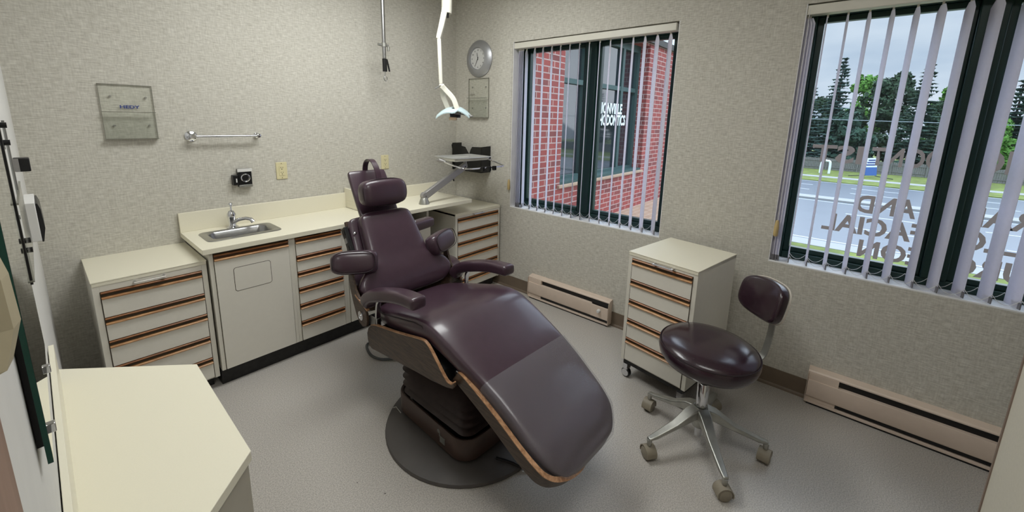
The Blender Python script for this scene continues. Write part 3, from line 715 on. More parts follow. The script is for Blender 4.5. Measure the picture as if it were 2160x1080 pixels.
# control strip on the left edge of the shell, buttons
sc_ = MB().loft([[bk(v, -0.214+o, -0.118+n) for o, n in ((-0.016, -0.022), (0.006, -0.022), (0.006, 0.024), (-0.016, 0.024))] for v in (0.265, 0.27, 0.45, 0.455)]).build('switch_strip', BLACK, ch, bev=0.003)
for v in (0.29, 0.335, 0.38, 0.425):
    MB().loft([[bk(v+dv, -0.2325, -0.118+n*0.012), bk(v+dv, -0.228, -0.118+n*0.012)][::1] + [bk(v+dv, -0.228, -0.118-n*0.012), bk(v+dv, -0.2325, -0.118-n*0.012)] for dv, n in ((-0.014, 1), (0.014, 1))]).build('rocker_switch', STEEL if v == 0.38 else BLACK, sc_)
for s in (-1, 1): MB().lathe([(0, -0.004), (0.008, -0.002), (0.009, 0.003), (0.005, 0.008), (0, 0.009)], bk(0.40, s*0.192, -0.072), 'x', 14).build('chrome_stud', CHROME, ch, smooth=True)
# side support pads (arm slings)
for s in (-1, 1):
    c0 = Vector((-0.155, s*0.175, 0.742)); c1 = Vector((-0.235, s*0.378, 0.757)); ax = (c1-c0).normalized()
    u = Vector((-0.35, 0, 1)).normalized(); u = (u-ax*u.dot(ax)).normalized(); w = ax.cross(u)
    L = (c1-c0).length
    secs = [se(c0+ax*L*q, u, w, 0.062*k, 0.045*k2, 0.6, 20) for q, k, k2 in ((-0.05, 0.85, 0.8), (0.1, 1, 1), (0.5, 1.02, 1.05), (0.8, 0.98, 1.05), (0.93, 0.85, 0.95), (1.0, 0.60, 0.7), (1.02, 0.35, 0.4))]
    p = MB().loft(secs).build('side_pad', LEATHER, ch, sub=1)
    rg = [c0+ax*(0.012+L*0.93*(0.5+0.5*math.copysign(abs(math.cos(a))**0.6, math.cos(a))))+u*0.055*math.copysign(abs(math.sin(a))**0.6, math.sin(a))+w*0.043*(1 if w.x > 0 else -1) for a in [2*PI*k/36 for k in range(37)]]
    MB().tube(rg, 0.0022, 6).build('piping', SEAM, p, smooth=True)
# armrests
for s in (-1, 1):
    cp = smooth_path([(-0.062, s*0.278, 0.560), (-0.045, s*0.280, 0.600), (0.005, s*0.280, 0.635), (0.08, s*0.280, 0.664), (0.17, s*0.278, 0.691), (0.26, s*0.277, 0.712), (0.345, s*0.276, 0.722), (0.392, s*0.276, 0.724)], 26)
    secs = []
    for i, p in enumerate(cp):
        t_ = (cp[min(i+1, 25)]-cp[max(i-1, 0)]).normalized(); nn = Vector((-t_.z, 0, t_.x))
        q = i/25; w = 0.034+0.006*q; h = 0.034-0.006*q
        if i in (0, 25): w *= 0.8; h *= 0.75
        secs.append(se(p, (0, 1, 0), nn, w, h, 0.5, 20))
    a = MB().loft(secs).build('armrest', LEATHER, ch, sub=1)
    po = smooth_path([(0.20, s*0.278, 0.672), (0.11, s*0.278, 0.648), (0.055, s*0.278, 0.622), (0.040, s*0.280, 0.575), (0.036, s*0.282, 0.485)], 16)
    b = MB(); sec = []
    for i, p in enumerate(po):
        t_ = (po[min(i+1, 15)]-po[max(i-1, 0)]).normalized(); nn = Vector((-t_.z, 0, t_.x))
        sec.append([p+Vector((0, 0.012, 0))+nn*0.006, p-Vector((0, 0.012, 0))+nn*0.006, p-Vector((0, 0.012, 0))-nn*0.006, p+Vector((0, 0.012, 0))-nn*0.006])
    b.loft(sec).build('armrest_post', CHROME, a, bev=0.002)
    MB().box(-0.02, 0.045, s*0.268, s*0.292, 0.44, 0.53).build('post_bracket', STEEL, ch, bev=0.003)
    # pivot plate
    out = [(-0.205, 0.70), (-0.190, 0.62), (-0.165, 0.555), (-0.135, 0.495), (-0.105, 0.462), (-0.070, 0.450), (-0.038, 0.462), (-0.022, 0.495), (-0.028, 0.535), (-0.055, 0.565), (-0.095, 0.59), (-0.135, 0.63), (-0.165, 0.70)]
    pv = MB().prism(out, s*0.294, s*0.308, 'xz').build('pivot_plate', WOOD, ch, bev=0.003)
    MB().lathe([(0, 0.0), (0.024, 0.0), (0.024, 0.005*s), (0.018, 0.007*s), (0.016, 0.004*s), (0.010, 0.004*s), (0.008, 0.008*s), (0, 0.008*s)], (-0.080, s*0.308, 0.508), 'y', 28).build('pivot_cap', CHROME, pv, smooth=True)
    # walnut seat panel
    o2 = [(-0.046, 0.392), (-0.050, 0.425), (-0.035, 0.458), (-0.008, 0.482), (0.030, 0.497), (0.10, 0.512), (0.20, 0.532), (0.32, 0.560), (0.425, 0.585), (0.46, 0.583), (0.49, 0.565), (0.53, 0.530), (0.575, 0.490), (0.60, 0.475), (0.625, 0.478), (0.638, 0.492), (0.645, 0.480), (0.632, 0.462), (0.60, 0.450), (0.50, 0.430), (0.40, 0.418), (0.25, 0.395), (0.10, 0.372), (-0.01, 0.355), (-0.035, 0.365)]
    o2 = [(a_, z_-0.004) for a_, z_ in o2]
    sp = MB().prism(o2, s*0.284, s*0.297, 'xz').build('seat_side_panel', WOOD, ch, bev=0.003)
    ed = [(a_, s*0.2905, z_+0.001) for a_, z_ in o2[3:16]]
    MB().ribbon(smooth_path(ed, 40), 0.0062, 0.0022).build('plywood_edge', EDGE, sp)
# under-seat pan and mechanism
MB().prism([(-0.03, 0.37), (0.02, 0.47), (0.42, 0.545), (0.56, 0.50), (0.58, 0.45), (0.25, 0.40)], -0.282, 0.282, 'xz').build('seat_pan', BLACK, ch)
MB().box(0.52, 0.70, -0.05, 0.05, 0.42, 0.50).tube([(0.60, -0.25, 0.487), (0.60, 0.25, 0.487)], 0.012).build('leg_hinge', STEEL, ch, bev=0.003)
# leg shell: plywood strip following the leg cushion and curling round the toe
rim = smooth_path([(0.625, -0.262, 0.500), (0.65, -0.266, 0.508), (0.76, -0.262, 0.462), (0.86, -0.258, 0.412), (0.95, -0.254, 0.362), (1.01, -0.250, 0.333), (1.045, -0.238, 0.310), (1.068, -0.200, 0.282), (1.080, -0.12, 0.250), (1.070, -0.03, 0.236), (1.035, 0.05, 0.255), (0.99, 0.13, 0.285), (0.93, 0.19, 0.33), (0.86, 0.21, 0.38), (0.76, 0.225, 0.44), (0.66, 0.235, 0.485), (0.625, 0.240, 0.495)], 90)
UPV = Vector((0.58, 0, 0.81)).normalized()
def strip(path, th, h0, h1):
    secs = []
    for i, p in enumerate(path):
        t_ = (path[min(i+1, len(path)-1)]-path[max(i-1, 0)]).normalized(); u = t_.cross(UPV).normalized()
        secs.append([p+u*th+UPV*h1, p-u*th+UPV*h1, p-u*th+UPV*h0, p+u*th+UPV*h0])
    return secs
ls = MB().loft(strip(rim, 0.0075, -0.045, 0.012)).build('leg_shell', WOOD, ch, smooth=True)
MB().loft(strip(rim[:56], 0.0085, 0.012, 0.0155)).build('plywood_edge', EDGE, ls, smooth=True)
# dark upholstery under the leg cushion
def under(a, z, w, h): return se((a, 0, z), (0, 1, 0), UPV, w, h, 0.4, 20)
MB().loft([under(a, z, w, 0.016) for a, z, w in ((0.66, 0.475, 0.23), (0.8, 0.415, 0.23), (0.92, 0.35, 0.225), (1.0, 0.300, 0.215), (1.05, 0.262, 0.18), (1.075, 0.238, 0.12))]).build('leg_pan', LEATHER, ch, sub=1)
# bellows, band, base
b = MB(); secs = []
nb = 7
for k in range(nb*2+1):
    z = 0.13+0.28*k/(nb*2); g = 0.0 if k % 2 == 0 else 0.030
    secs.append([(x, y, z+0.05*(x-0.35)*(1 if k > 0 else 0)) for x, y in rrect(0.355, 0, 0.232+g, 0.180+g, 0.05)])
b.loft(secs).build('bellows', BELLOW, ch, smooth=True)
o, i_ = rrect(0.355, 0, 0.275, 0.232, 0.085, 7), rrect(0.355, 0, 0.262, 0.219, 0.075, 7)
b = MB()
b.loft([[(x, y, 0.05) for x, y in o], [(x, y, 0.146) for x, y in o], [(x, y, 0.150) for x, y in rrect(0.355, 0, 0.272, 0.229, 0.083, 7)], [(x, y, 0.146) for x, y in i_], [(x, y, 0.05) for x, y in i_], [(x, y, 0.05) for x, y in o]], cap=False)
bd = b.build('base_band', BANDM, ch, smooth=True)
MB().box(0.462, 0.497, -0.2345, -0.2325, 0.075, 0.105).box(0.458, 0.464, -0.2345, -0.2325, 0.10, 0.125).lathe([(0, -0.2345), (0.009, -0.2345), (0.009, -0.2325), (0, -0.2325)], (0.452, 0, 0.122), 'y', 14).build('worn_decal', ALU, bd)
MB().prism(rrect(0.35, 0, 0.23, 0.185, 0.07), 0.03, 0.14, 'xy').build('base_core', BLACK, ch)
def disc(cx_, r, z0, z1, prof):
    return prof
b = MB(); secs = []
for rr, z in ((0.398, 0.001), (0.400, 0.006), (0.396, 0.016), (0.36, 0.030), (0.27, 0.036), (0.05, 0.037)):
    secs.append([(0.375+rr*math.cos(2*PI*k/56), rr*0.985*math.sin(2*PI*k/56), z) for k in range(56)])
b.loft(secs).build('floor_plate', RUBBER, ch, smooth=True)
MB().lathe([(0, 0.033), (0.042, 0.033), (0.044, 0.040), (0.040, 0.044), (0, 0.044)], (0.655, 0.055, 0), seg=28).build('foot_switch', mat('black_rubber_disc', srgb(44, 40, 40), .6, noise=.1), ch, smooth=True)
MB().tube([(0.13, -0.245, 0.05), (0.12, -0.262, 0.07), (0.16, -0.268, 0.10), (0.19, -0.262, 0.08)], 0.003, 6).build('wire_clip', STEEL, ch, smooth=True)
# cable loops on the floor
cb = MB().tube([(-1.30, -1.00, 0.30), (-1.32, -0.80, 0.10)] + [tuple(p) for p in smooth_path([(-1.33, -0.70, 0.03), (-1.37, -0.655, 0.012), (-1.405, -0.72, 0.01), (-1.42, -0.80, 0.01), (-1.40, -0.87, 0.01), (-1.34, -0.93, 0.01), (-1.28, -1.02, 0.012), (-1.27, -1.25, 0.025)], 30)], 0.008, 8)
tag(cb.build('floor_cable', WIRE, smooth=True), 'grey cable looping on the floor behind the dental chair', 'cable')
cb = MB().tube(smooth_path([(-1.50, -1.93, 0.045), (-1.46, -1.99, 0.03), (-1.43, -2.04, 0.012), (-1.36, -2.08, 0.008), (-1.28, -2.05, 0.008), (-1.2, -1.95, 0.008)], 20), 0.006, 8)
tag(cb.build('floor_cable', BLACK, smooth=True), 'short black cable at the front of the chair base', 'cable')

# ================================================================ STOOLS
st = thing('operator_stool', 'round-seated dark plum stool on a five-spoke aluminium base, right foreground', 'stool', (-0.762, -2.55, 0))
def caster(parent, x, y, ang, zc=0.030, name='caster'):
    d = Vector((math.cos(ang), math.sin(ang), 0)); b = MB()
    for s in (-1, 1):
        m_ = Matrix.Translation((x, y, zc)) @ Matrix.Rotation(ang, 4, 'Z') @ Matrix.Translation((0, s*0.013, 0))
        secs = []
        for r, h in ((0.0, -0.011), (0.024, -0.011), (0.029, -0.007), (0.030, 0.0), (0.029, 0.007), (0.024, 0.011), (0.0, 0.011)):
            secs.append([m_ @ Vector((max(r, 1e-4)*math.cos(2*PI*k/22), h, max(r, 1e-4)*math.sin(2*PI*k/22))) for k in range(22)])
        b.loft(secs)
    c = b.build(name, CASTER, parent, smooth=True, world=True)
    hd = MB()
    m_ = Matrix.Translation((x, y, zc)) @ Matrix.Rotation(ang, 4, 'Z')
    secs = []
    for h in (-0.0245, 0.0245):
        secs.append([m_ @ Vector((0.034*math.cos(a), h, 0.034*math.sin(a))) for a in [math.radians(q) for q in range(-20, 201, 20)]] + [m_ @ Vector((0.030*math.cos(a), h, 0.030*math.sin(a))) for a in [math.radians(q) for q in range(200, -21, -20)]])
    hd.loft(secs).build('caster_hood', CASTER, c, smooth=True, world=True)
    MB().tube([(x, y, zc+0.02), (x, y, zc+0.055)], 0.006, 8).build('caster_stem', BLACK, c, smooth=True, world=True)
feet = [(-0.695, -2.288), (-1.0, -2.41), (-0.992, -2.72), (-0.665, -2.812), (-0.468, -2.545)]
for (x, y) in feet:
    d = Vector((x+0.762, y+2.55, 0)); L = d.length; u = d.normalized(); c0 = Vector((-0.762, -2.55, 0))
    pts = [c0+u*0.02+Vector((0, 0, 0.178)), c0+u*0.06+Vector((0, 0, 0.172)), c0+u*L*0.5+Vector((0, 0, 0.136)), c0+u*(L-0.03)+Vector((0, 0, 0.103)), c0+u*(L+0.008)+Vector((0, 0, 0.097))]
    lg = MB().ribbon(pts, [0.028, 0.026, 0.020, 0.015, 0.012], [0.026, 0.022, 0.012, 0.009, 0.006]).build('leg', ALU, st, bev=0.006, world=True, seg=3)
    MB().tube([c0+u*L+Vector((0, 0, 0.096)), c0+u*L+Vector((0, 0, 0.066))], [0.013, 0.010], 10).build('caster_socket', ALU, lg, smooth=True, world=True)
    caster(st, x, y, math.atan2(u.y, u.x)+random.uniform(-0.5, 0.5)+PI/2)
MB().lathe([(0, 0.10), (0.030, 0.10), (0.034, 0.13), (0.046, 0.150), (0.048, 0.185), (0.032, 0.20), (0, 0.20)], (-0.762, -2.55, 0), seg=28).build('hub', ALU, st, smooth=True, world=True)
cy_ = MB().lathe([(0, 0.05), (0.016, 0.05), (0.016, 0.20), (0.025, 0.205), (0.026, 0.32), (0.022, 0.325), (0.014, 0.33), (0.014, 0.43), (0, 0.43)], (-0.762, -2.55, 0), seg=24).build('gas_column', CHROME, st, smooth=True, world=True)
MB().lathe([(0.017, 0.318), (0.023, 0.320), (0.023, 0.334), (0.016, 0.336)], (-0.762, -2.55, 0), seg=20).build('column_collar', BLACK, cy_, smooth=True, world=True)
sb = thing  # (kept short name free)
SR = 0.188
tilt = Matrix.Translation((-0.762, -2.55, 0.478)) @ Matrix.Rotation(math.radians(2), 4, 'X')
prof = [(0.0, -0.052), (0.14, -0.050), (0.168, -0.042), (0.182, -0.022), (0.188, 0.0), (0.186, 0.020), (0.172, 0.036), (0.13, 0.050), (0.07, 0.056), (0.0, 0.058)]
b = MB(); b.lathe([(r*1.13, h*1.1) for r, h in prof], (0, 0, 0), seg=48); b.bm.transform(tilt)
sc1 = b.build('seat', LEATHER2, st, smooth=True, world=True)
b = MB(); b.tube([(0.208*math.cos(2*PI*k/60), 0.208*math.sin(2*PI*k/60), 0.027) for k in range(61)], 0.0025, 6); b.bm.transform(tilt); b.build('piping', SEAM, sc1, smooth=True, world=True)
MB().box(-0.83, -0.69, -2.62, -2.48, 0.412, 0.422).build('seat_plate', BLACK, st, world=True)
# backrest : bar from under the seat to the pad
bd_ = Vector((0.76, -0.65, 0)).normalized()
bp0 = Vector((-0.762, -2.55, 0))
def bs(r, z): return bp0+bd_*r+Vector((0, 0, z))
pts = smooth_path([bs(0.05, 0.412), bs(0.20, 0.412), bs(0.255, 0.420), bs(0.288, 0.45), bs(0.305, 0.53), bs(0.310, 0.62), bs(0.312, 0.72)], 26)
MB().ribbon([tuple(p) for p in pts], 0.017, 0.003, up=tuple(bd_.cross(Vector((0, 0, 1))).cross(Vector((0.0, 0.0, 1))).normalized()+Vector((0, 0, 0.3)))).bm.free()
b = MB(); secs = []; sd = bd_.cross(Vector((0, 0, 1)))
for i, p in enumerate(pts):
    t_ = (pts[min(i+1, 25)]-pts[max(i-1, 0)]).normalized(); nn = t_.cross(sd)
    secs.append([p+sd*0.016+nn*0.003, p-sd*0.016+nn*0.003, p-sd*0.016-nn*0.003, p+sd*0.016-nn*0.003])
b.loft(secs).build('back_bar', ALU, st, smooth=True, world=True)
bc = bs(0.262, 0.722); bn = (-bd_+Vector((0, 0, 0.22))).normalized(); bu = sd; bv = bn.cross(bu).normalized()
if bv.z < 0: bv = -bv
secs = []
for q, k in ((-0.026, 0.90), (-0.024, 0.97), (-0.012, 1.0), (0.012, 1.0), (0.022, 0.95), (0.028, 0.80), (0.031, 0.45)):
    row = []
    for p in se((0, 0, 0), (1, 0, 0), (0, 1, 0), 0.120*k, 0.092*k, 0.55, 32):
        cv = 0.035*(p.x/0.12)**2
        row.append(bc+bu*p.x+bv*p.y*(1.0-0.12*(p.x/0.135)**2)+bn*(q+cv))
    secs.append(row)
bp_ = MB().loft(secs).build('backrest', LEATHER2, st, sub=1, world=True)
rg = []
for k in range(49):
    a = 2*PI*k/48; x = 0.121*math.copysign(abs(math.cos(a))**0.55, math.cos(a)); y = 0.093*math.copysign(abs(math.sin(a))**0.55, math.sin(a))
    rg.append(bc+bu*x+bv*y*(1-0.12*(x/0.135)**2)+bn*(-0.020+0.035*(x/0.135)**2))
MB().tube(rg, 0.003, 6).build('pale_piping', mat('pale_piping', srgb(196, 188, 176), .5, noise=.03), bp_, smooth=True, world=True)
MB().tube([bs(0.290, 0.69), bs(0.33, 0.69)], 0.010, 10).build('backrest_knob', BLACK, st, smooth=True, world=True)

# assistant stool behind the chair
ax_, ay_ = -0.90, -0.765
at = thing('assistant_stool', 'plum vinyl stool with a padded arm bar, mostly hidden behind the dental chair', 'stool', (ax_, ay_, 0))
b = MB(); b.lathe(prof, (ax_, ay_, 0.455), seg=40); b.build('seat', LEATHER, at, smooth=True, world=True)
MB().lathe([(0, 0.06), (0.024, 0.06), (0.024, 0.25), (0.014, 0.255), (0.014, 0.41), (0, 0.41)], (ax_, ay_, 0), seg=20).build('gas_column', CHROME, at, smooth=True, world=True)
for k in range(5):
    a = 0.4+2*PI*k/5; u = Vector((math.cos(a), math.sin(a), 0)); c0 = Vector((ax_, ay_, 0))
    MB().ribbon([c0+u*0.01+Vector((0, 0, 0.13)), c0+u*0.14+Vector((0, 0, 0.11)), c0+u*0.25+Vector((0, 0, 0.085))], [0.025, 0.02, 0.012], [0.02, 0.012, 0.008]).build('leg', ALU, at, bev=0.004, world=True)
    caster(at, ax_+u.x*0.24, ay_+u.y*0.24, a+PI/2)
MB().tube([(ax_, ay_, 0.40), (ax_-0.2, ay_+0.02, 0.40), (ax_-0.23, ay_+0.02, 0.46), (ax_-0.235, ay_+0.02, 0.77)], 0.010, 8).build('arm_post', CHROME, at, smooth=True, world=True)
ax0 = Vector((-1.16, -0.80, 0.785)); ax1 = Vector((-0.915, -0.765, 0.79)); dd = (ax1-ax0).normalized(); uu = Vector((0, 0, 1)); ww = dd.cross(uu)
MB().loft([se(ax0+dd*(ax1-ax0).length*q, uu, ww, 0.034*k, 0.040*k, 0.5, 18) for q, k in ((0, 0.6), (0.03, 0.9), (0.1, 1), (0.9, 1), (0.97, 0.92), (1, 0.65))]).build('arm_pad', LEATHER, at, sub=1, world=True)

# ================================================================ WALL ITEMS
def outlet(x, z, label, tilt=0):
    t = thing('wall_outlet', label, 'outlet', (x, 0, z), group='ivory duplex outlets on the back wall')
    MB().box(x-0.0345, x+0.0345, -0.006, -0.0005, z-0.057, z+0.057).build('cover_plate', IVORY, t, bev=0.0025, world=True)
    r = MB().prism(rrect(x, z, 0.0165, 0.033, 0.003), -0.0085, -0.005, 'xz').build('receptacle', IVORY, t, world=True, bev=0.0008)
    b = MB()
    for dz in (-0.016, 0.016):
        b.box(x-0.0075, x-0.0050, -0.0091, -0.008, z+dz+0.001, z+dz+0.009); b.box(x+0.0050, x+0.0075, -0.0091, -0.008, z+dz+0.001, z+dz+0.008)
        b.lathe([(0, -0.0091), (0.003, -0.0091), (0.003, -0.008), (0, -0.008)], (x, 0, z+dz-0.006), 'y', 10)
    b.build('slots', BLACK, r, world=True)
    for dz in (-0.048, 0.048): MB().lathe([(0, -0.0072), (0.0025, -0.0070), (0.003, -0.006), (0, -0.006)], (x, 0, z+dz), 'y', 10).build('screw', mat_screw, t, world=True, smooth=True)
mat_screw = mat('brass_screw', srgb(120, 108, 70), .4, metal=.6, noise=.05)
outlet(-1.567, 1.114, 'ivory outlet on the back wall above the counter, nearer the sink')
outlet(-0.780, 1.121, 'ivory outlet on the back wall just right of the headrest')

# towel bar
t = thing('towel_bar', 'chrome towel bar on the back wall above the sink', 'towel bar', (-1.86, 0, 1.35))
for x in (-2.035, -1.700):
    MB().lathe([(0, 0.0), (0.030, 0.0), (0.030, -0.006), (0.024, -0.010), (0.014, -0.014), (0.012, -0.035), (0.016, -0.042), (0.016, -0.056), (0.010, -0.062), (0, -0.062)] if x < -1.9 else [(0, 0.0), (0.016, 0.0), (0.016, -0.01), (0.010, -0.014), (0.009, -0.04), (0.012, -0.045), (0.012, -0.056), (0, -0.060)], (x, 0, 1.352), 'y', 24).build('bracket', CHROME, t, world=True, smooth=True)
MB().tube([(-2.04, -0.050, 1.352), (-1.695, -0.050, 1.350)], 0.0075, 12).build('bar', CHROME, t, world=True, smooth=True)

# black and chrome bracket
t = thing('wall_bracket', 'small black and chrome holder with a round dial, on the wall above the sink', 'holder', (-1.80, 0, 1.03))
MB().box(-1.829, -1.755, -0.030, -0.0005, 1.033, 1.146).build('body', BLACK, t, world=True, bev=0.002)
MB().box(-1.832, -1.752, -0.034, -0.026, 1.128, 1.147).build('top_plate', WHITE, t, world=True, bev=0.001)
MB().box(-1.829, -1.755, -0.034, -0.026, 1.030, 1.046).build('bottom_plate', ALU, t, world=True, bev=0.001)
MB().lathe([(0.018, -0.030), (0.026, -0.030), (0.026, -0.040), (0.022, -0.042), (0.019, -0.036), (0.0, -0.034)], (-1.793, 0, 1.090), 'y', 28).build('dial', CHROME, t, world=True, smooth=True)
MB().lathe([(0, -0.034), (0.018, -0.034), (0.018, -0.036), (0, -0.037)], (-1.793, 0, 1.090), 'y', 24).build('dial_face', BLACK, t, world=True, smooth=True)
MB().box(-1.860, -1.833, -0.040, -0.0005, 1.048, 1.110).build('latch', BLACK, t, world=True, bev=0.002)
MB().box(-1.846, -1.840, -0.042, -0.038, 1.066, 1.090).build('latch_mark', WHITE, t, world=True)

# acrylic holders (a plate with screws and a front pocket)
def acrylic(P, name, label, group, text=None):
    """P(u,v,d): u 0..1 across, v up, d off the wall. w,h given by P"""
    t = thing(name, label, 'chart holder', P(0.5, 0.0, 0), group=group)
    def box(n, u0, u1, v0, v1, d0, d1, m):
        b = MB(); pts = [P(u, v, d) for d in (d0, d1) for v in (v0, v1) for u in (u0, u1)]
        vs = [b.bm.verts.new(p) for p in pts]
        for f in ((0, 1, 3, 2), (4, 6, 7, 5), (0, 4, 5, 1), (2, 3, 7, 6), (0, 2, 6, 4), (1, 5, 7, 3)): b.bm.faces.new([vs[i] for i in f])
        return b.build(n, m, t, world=True)
    box('back_sheet', 0, 1, 0, 1, 0.004, 0.008, ACRYL)
    box('front_pocket', 0, 1, 0.0, 0.5, 0.030, 0.033, ACRYL)
    e = 0.010
    for n, a in (('edge_top', (0, 1, 1-e, 1, 0.003, 0.009)), ('edge_left', (0, e, 0, 1, 0.003, 0.009)), ('edge_right', (1-e, 1, 0, 1, 0.003, 0.009)), ('edge_bottom', (0, 1, 0, e, 0.003, 0.033)),
                 ('pocket_lip', (0, 1, 0.5-e*0.6, 0.5+e*0.6, 0.028, 0.034))):
        box('sheet_edge', *a, ACEDGE)
    for u in (0.2, 0.86):
        for v in (0.25, 0.78):
            c = Vector(P(u, v, 0.009)); n = (Vector(P(u, v, 1))-Vector(P(u, v, 0))).normalized()
            MB().tube([c-n*0.004, c+n*0.003], 0.0048, 12).build('screw', STEEL, t, world=True, smooth=True)
    return t
t = acrylic(lambda u, v, d: (-2.388+0.208*u, -d, 1.342+0.278*v), 'acrylic_holder', 'clear acrylic chart holder lettered HEDY on the back wall', 'clear acrylic chart holders')
text_mesh('lettering', 'HEDY', 0.022, BLUE, frame((-2.317, -0.0095, 1.500), (1, 0, 0), (0, 0, 1), (0, -1, 0)), t, thick=0.0003, sx=1.35, bold=0.0006)
t = acrylic(lambda u, v, d: (-d, -0.175-0.25*u, 1.495+0.34*v), 'acrylic_holder', 'clear acrylic chart holder below the clock', 'clear acrylic chart holders')
text_mesh('lettering', 'HEDY', 0.018, mat('grey_ink', srgb(110, 104, 96), .5, noise=.02), frame((-0.0095, -0.165-0.03, 1.69), (0, -1, 0), (0, 0, 1), (-1, 0, 0)), t, thick=0.0003, sx=1.3)

# clock
t = thing('wall_clock', 'round brushed-metal wall clock beside the window', 'clock', (0, -0.305, 1.998))
MB().lathe([(0.0, -0.0005), (0.152, -0.0005), (0.155, -0.008), (0.150, -0.014), (0.100, -0.040), (0.094, -0.040), (0.090, -0.020), (0.0, -0.018)], (0, -0.305, 1.998), 'x', 64).build('rim', mat('satin_clock_rim', srgb(176, 177, 180), 0.38, metal=0.65, noise=0.04), t, world=True, smooth=True)
MB().lathe([(0.0, -0.019), (0.089, -0.021), (0.089, -0.023), (0.0, -0.023)], (0, -0.305, 1.998), 'x', 48).build('dial', CLOCKF, t, world=True)
b = MB()
def hand(deg, L, w):
    a = math.radians(deg); d = Vector((0, -math.sin(a), math.cos(a))); c = Vector((-0.0255, -0.305, 1.998)); s = Vector((0, math.cos(a), math.sin(a)))
    q = [c-d*0.012+s*w, c+d*L+s*w*0.4, c+d*L-s*w*0.4, c-d*0.012-s*w]
    MB().loft([[p for p in q], [p+Vector((-0.0012, 0, 0)) for p in q]]).build('hand', BLACK, t, world=True)
hand(-10, 0.048, 0.003); hand(207, 0.068, 0.0025)
for k in range(1, 13):
    a = math.radians(30*k); c = (-0.0235, -0.305-0.071*math.sin(a), 1.998+0.071*math.cos(a)-0.006)
    text_mesh('numeral', str(k), 0.017, BLACK, frame(c, (0, -1, 0), (0, 0, 1), (-1, 0, 0)), t, thick=0.0002, ax='CENTER', bold=0.0004)
text_mesh('clock_marking', 'QUARTZ', 0.006, BLACK, frame((-0.0235, -0.305, 2.028), (0, -1, 0), (0, 0, 1), (-1, 0, 0)), t, thick=0.0001, ax='CENTER') if False else None

# smoked film bin on the window wall
t = thing('film_bin', 'smoked black plastic bin with a notched front, in the corner behind the tray', 'bin', (0, -0.25, 1.0))
fr_ = [(-0.060, 1.245), (-0.105, 1.262), (-0.175, 1.262), (-0.185, 1.243), (-0.245, 1.235), (-0.285, 1.185), (-0.300, 1.178), (-0.315, 1.215), (-0.335, 1.240), (-0.455, 1.245), (-0.440, 1.02), (-0.12, 1.02)]
fr_ = [(a, z) for a, z in fr_]
MB().prism(fr_, -0.115, -0.112, 'yz').build('front', BLACKT, t, world=True)
MB().box(-0.006, -0.001, -0.455, -0.06, 1.02, 1.16).build('back', BLACK, t, world=True)
MB().prism([(-0.115, 1.262), (-0.001, 1.262), (-0.001, 1.02), (-0.115, 1.02)], -0.075, -0.071, 'xz').build('side', BLACKT, t, world=True)
MB().prism([(-0.115, 1.245), (-0.001, 1.25), (-0.001, 1.02), (-0.115, 1.02)], -0.452, -0.448, 'xz').build('side', BLACK, t, world=True)
MB().box(-0.115, -0.001, -0.45, -0.075, 1.018, 1.022).build('bottom', BLACK, t, world=True)

# instrument tray on a bracket arm
t = thing('tray_arm', 'grey bracket arm with a steel instrument tray, clamped to the corner counter', 'instrument arm', (-0.80, -0.538, 0.857))
MB().lathe([(0, 0.857), (0.040, 0.857), (0.038, 0.866), (0.026, 0.900), (0.022, 0.905), (0, 0.905)], (-0.80, -0.538, 0), seg=28).build('base', ALU, t, world=True, smooth=True)
p0 = Vector((-0.795, -0.538, 0.915)); p1 = Vector((-0.385, -0.535, 1.112))
MB().lathe([(0, -0.018), (0.026, -0.018), (0.026, 0.018), (0, 0.018)], (-0.797, -0.538, 0.918), 'y', 24).build('lower_joint', GREYM, t, world=True, smooth=True)
am = MB().ribbon([p0-(p1-p0)*0.02, p0+(p1-p0)*0.5, p1], 0.016, 0.026).build('arm', GREYM, t, world=True, bev=0.004)
for q in (0.0, 0.97): MB().lathe([(0, -0.017), (0.006, -0.0185), (0.006, -0.016), (0, -0.016)], p0+(p1-p0)*q, 'y', 12).build('pin', BLACK, am, world=True)
MB().tube([p0+(p1-p0)*0.66+Vector((0.012, 0, -0.03)), p0+(p1-p0)*0.66+Vector((0.018, 0, -0.045))], 0.006, 8).build('knob', BLACK, am, world=True, smooth=True)
tx, ty, tz = -0.40, -0.53, 1.165
MB().lathe([(0, 1.10), (0.022, 1.10), (0.018, 1.125), (0.014, 1.13), (0.014, 1.158), (0, 1.158)], (-0.38, ty, 0), seg=20).build('swivel', GREYM, t, world=True, smooth=True)
RZ = Matrix.Translation((tx, ty, 0)) @ Matrix.Rotation(math.radians(-4), 4, 'Z')
b = MB(); secs = []
for hx, hy, z, r in ((0.160, 0.115, tz, 0.02), (0.178, 0.132, tz+0.022, 0.024), (0.192, 0.146, tz+0.024, 0.028), (0.192, 0.146, tz+0.021, 0.028), (0.180, 0.134, tz+0.019, 0.024), (0.162, 0.117, tz-0.003, 0.02)):
    secs.append([RZ @ Vector((x, y, z)) for x, y in rrect(0, 0, hx, hy, r)])
b.loft(secs); b.build('tray', mat('polished_tray_steel', srgb(226, 228, 230), 0.28, metal=0.8, noise=0.02), t, world=True, smooth=True)
q = [(-0.20, 0.06, 1.160), (-0.225, -0.02, 1.165), (-0.215, -0.10, 1.150), (-0.185, -0.19, 1.128), (-0.12, -0.235, 1.118), (0.08, -0.235, 1.118), (0.21, -0.235, 1.118), (0.235, -0.205, 1.125), (0.215, -0.12, 1.150), (0.175, -0.09, 1.168)]
MB().tube([RZ @ p for p in smooth_path(q, 44)], 0.0065, 8).build('tube_rail', CHROME, t, world=True, smooth=True)
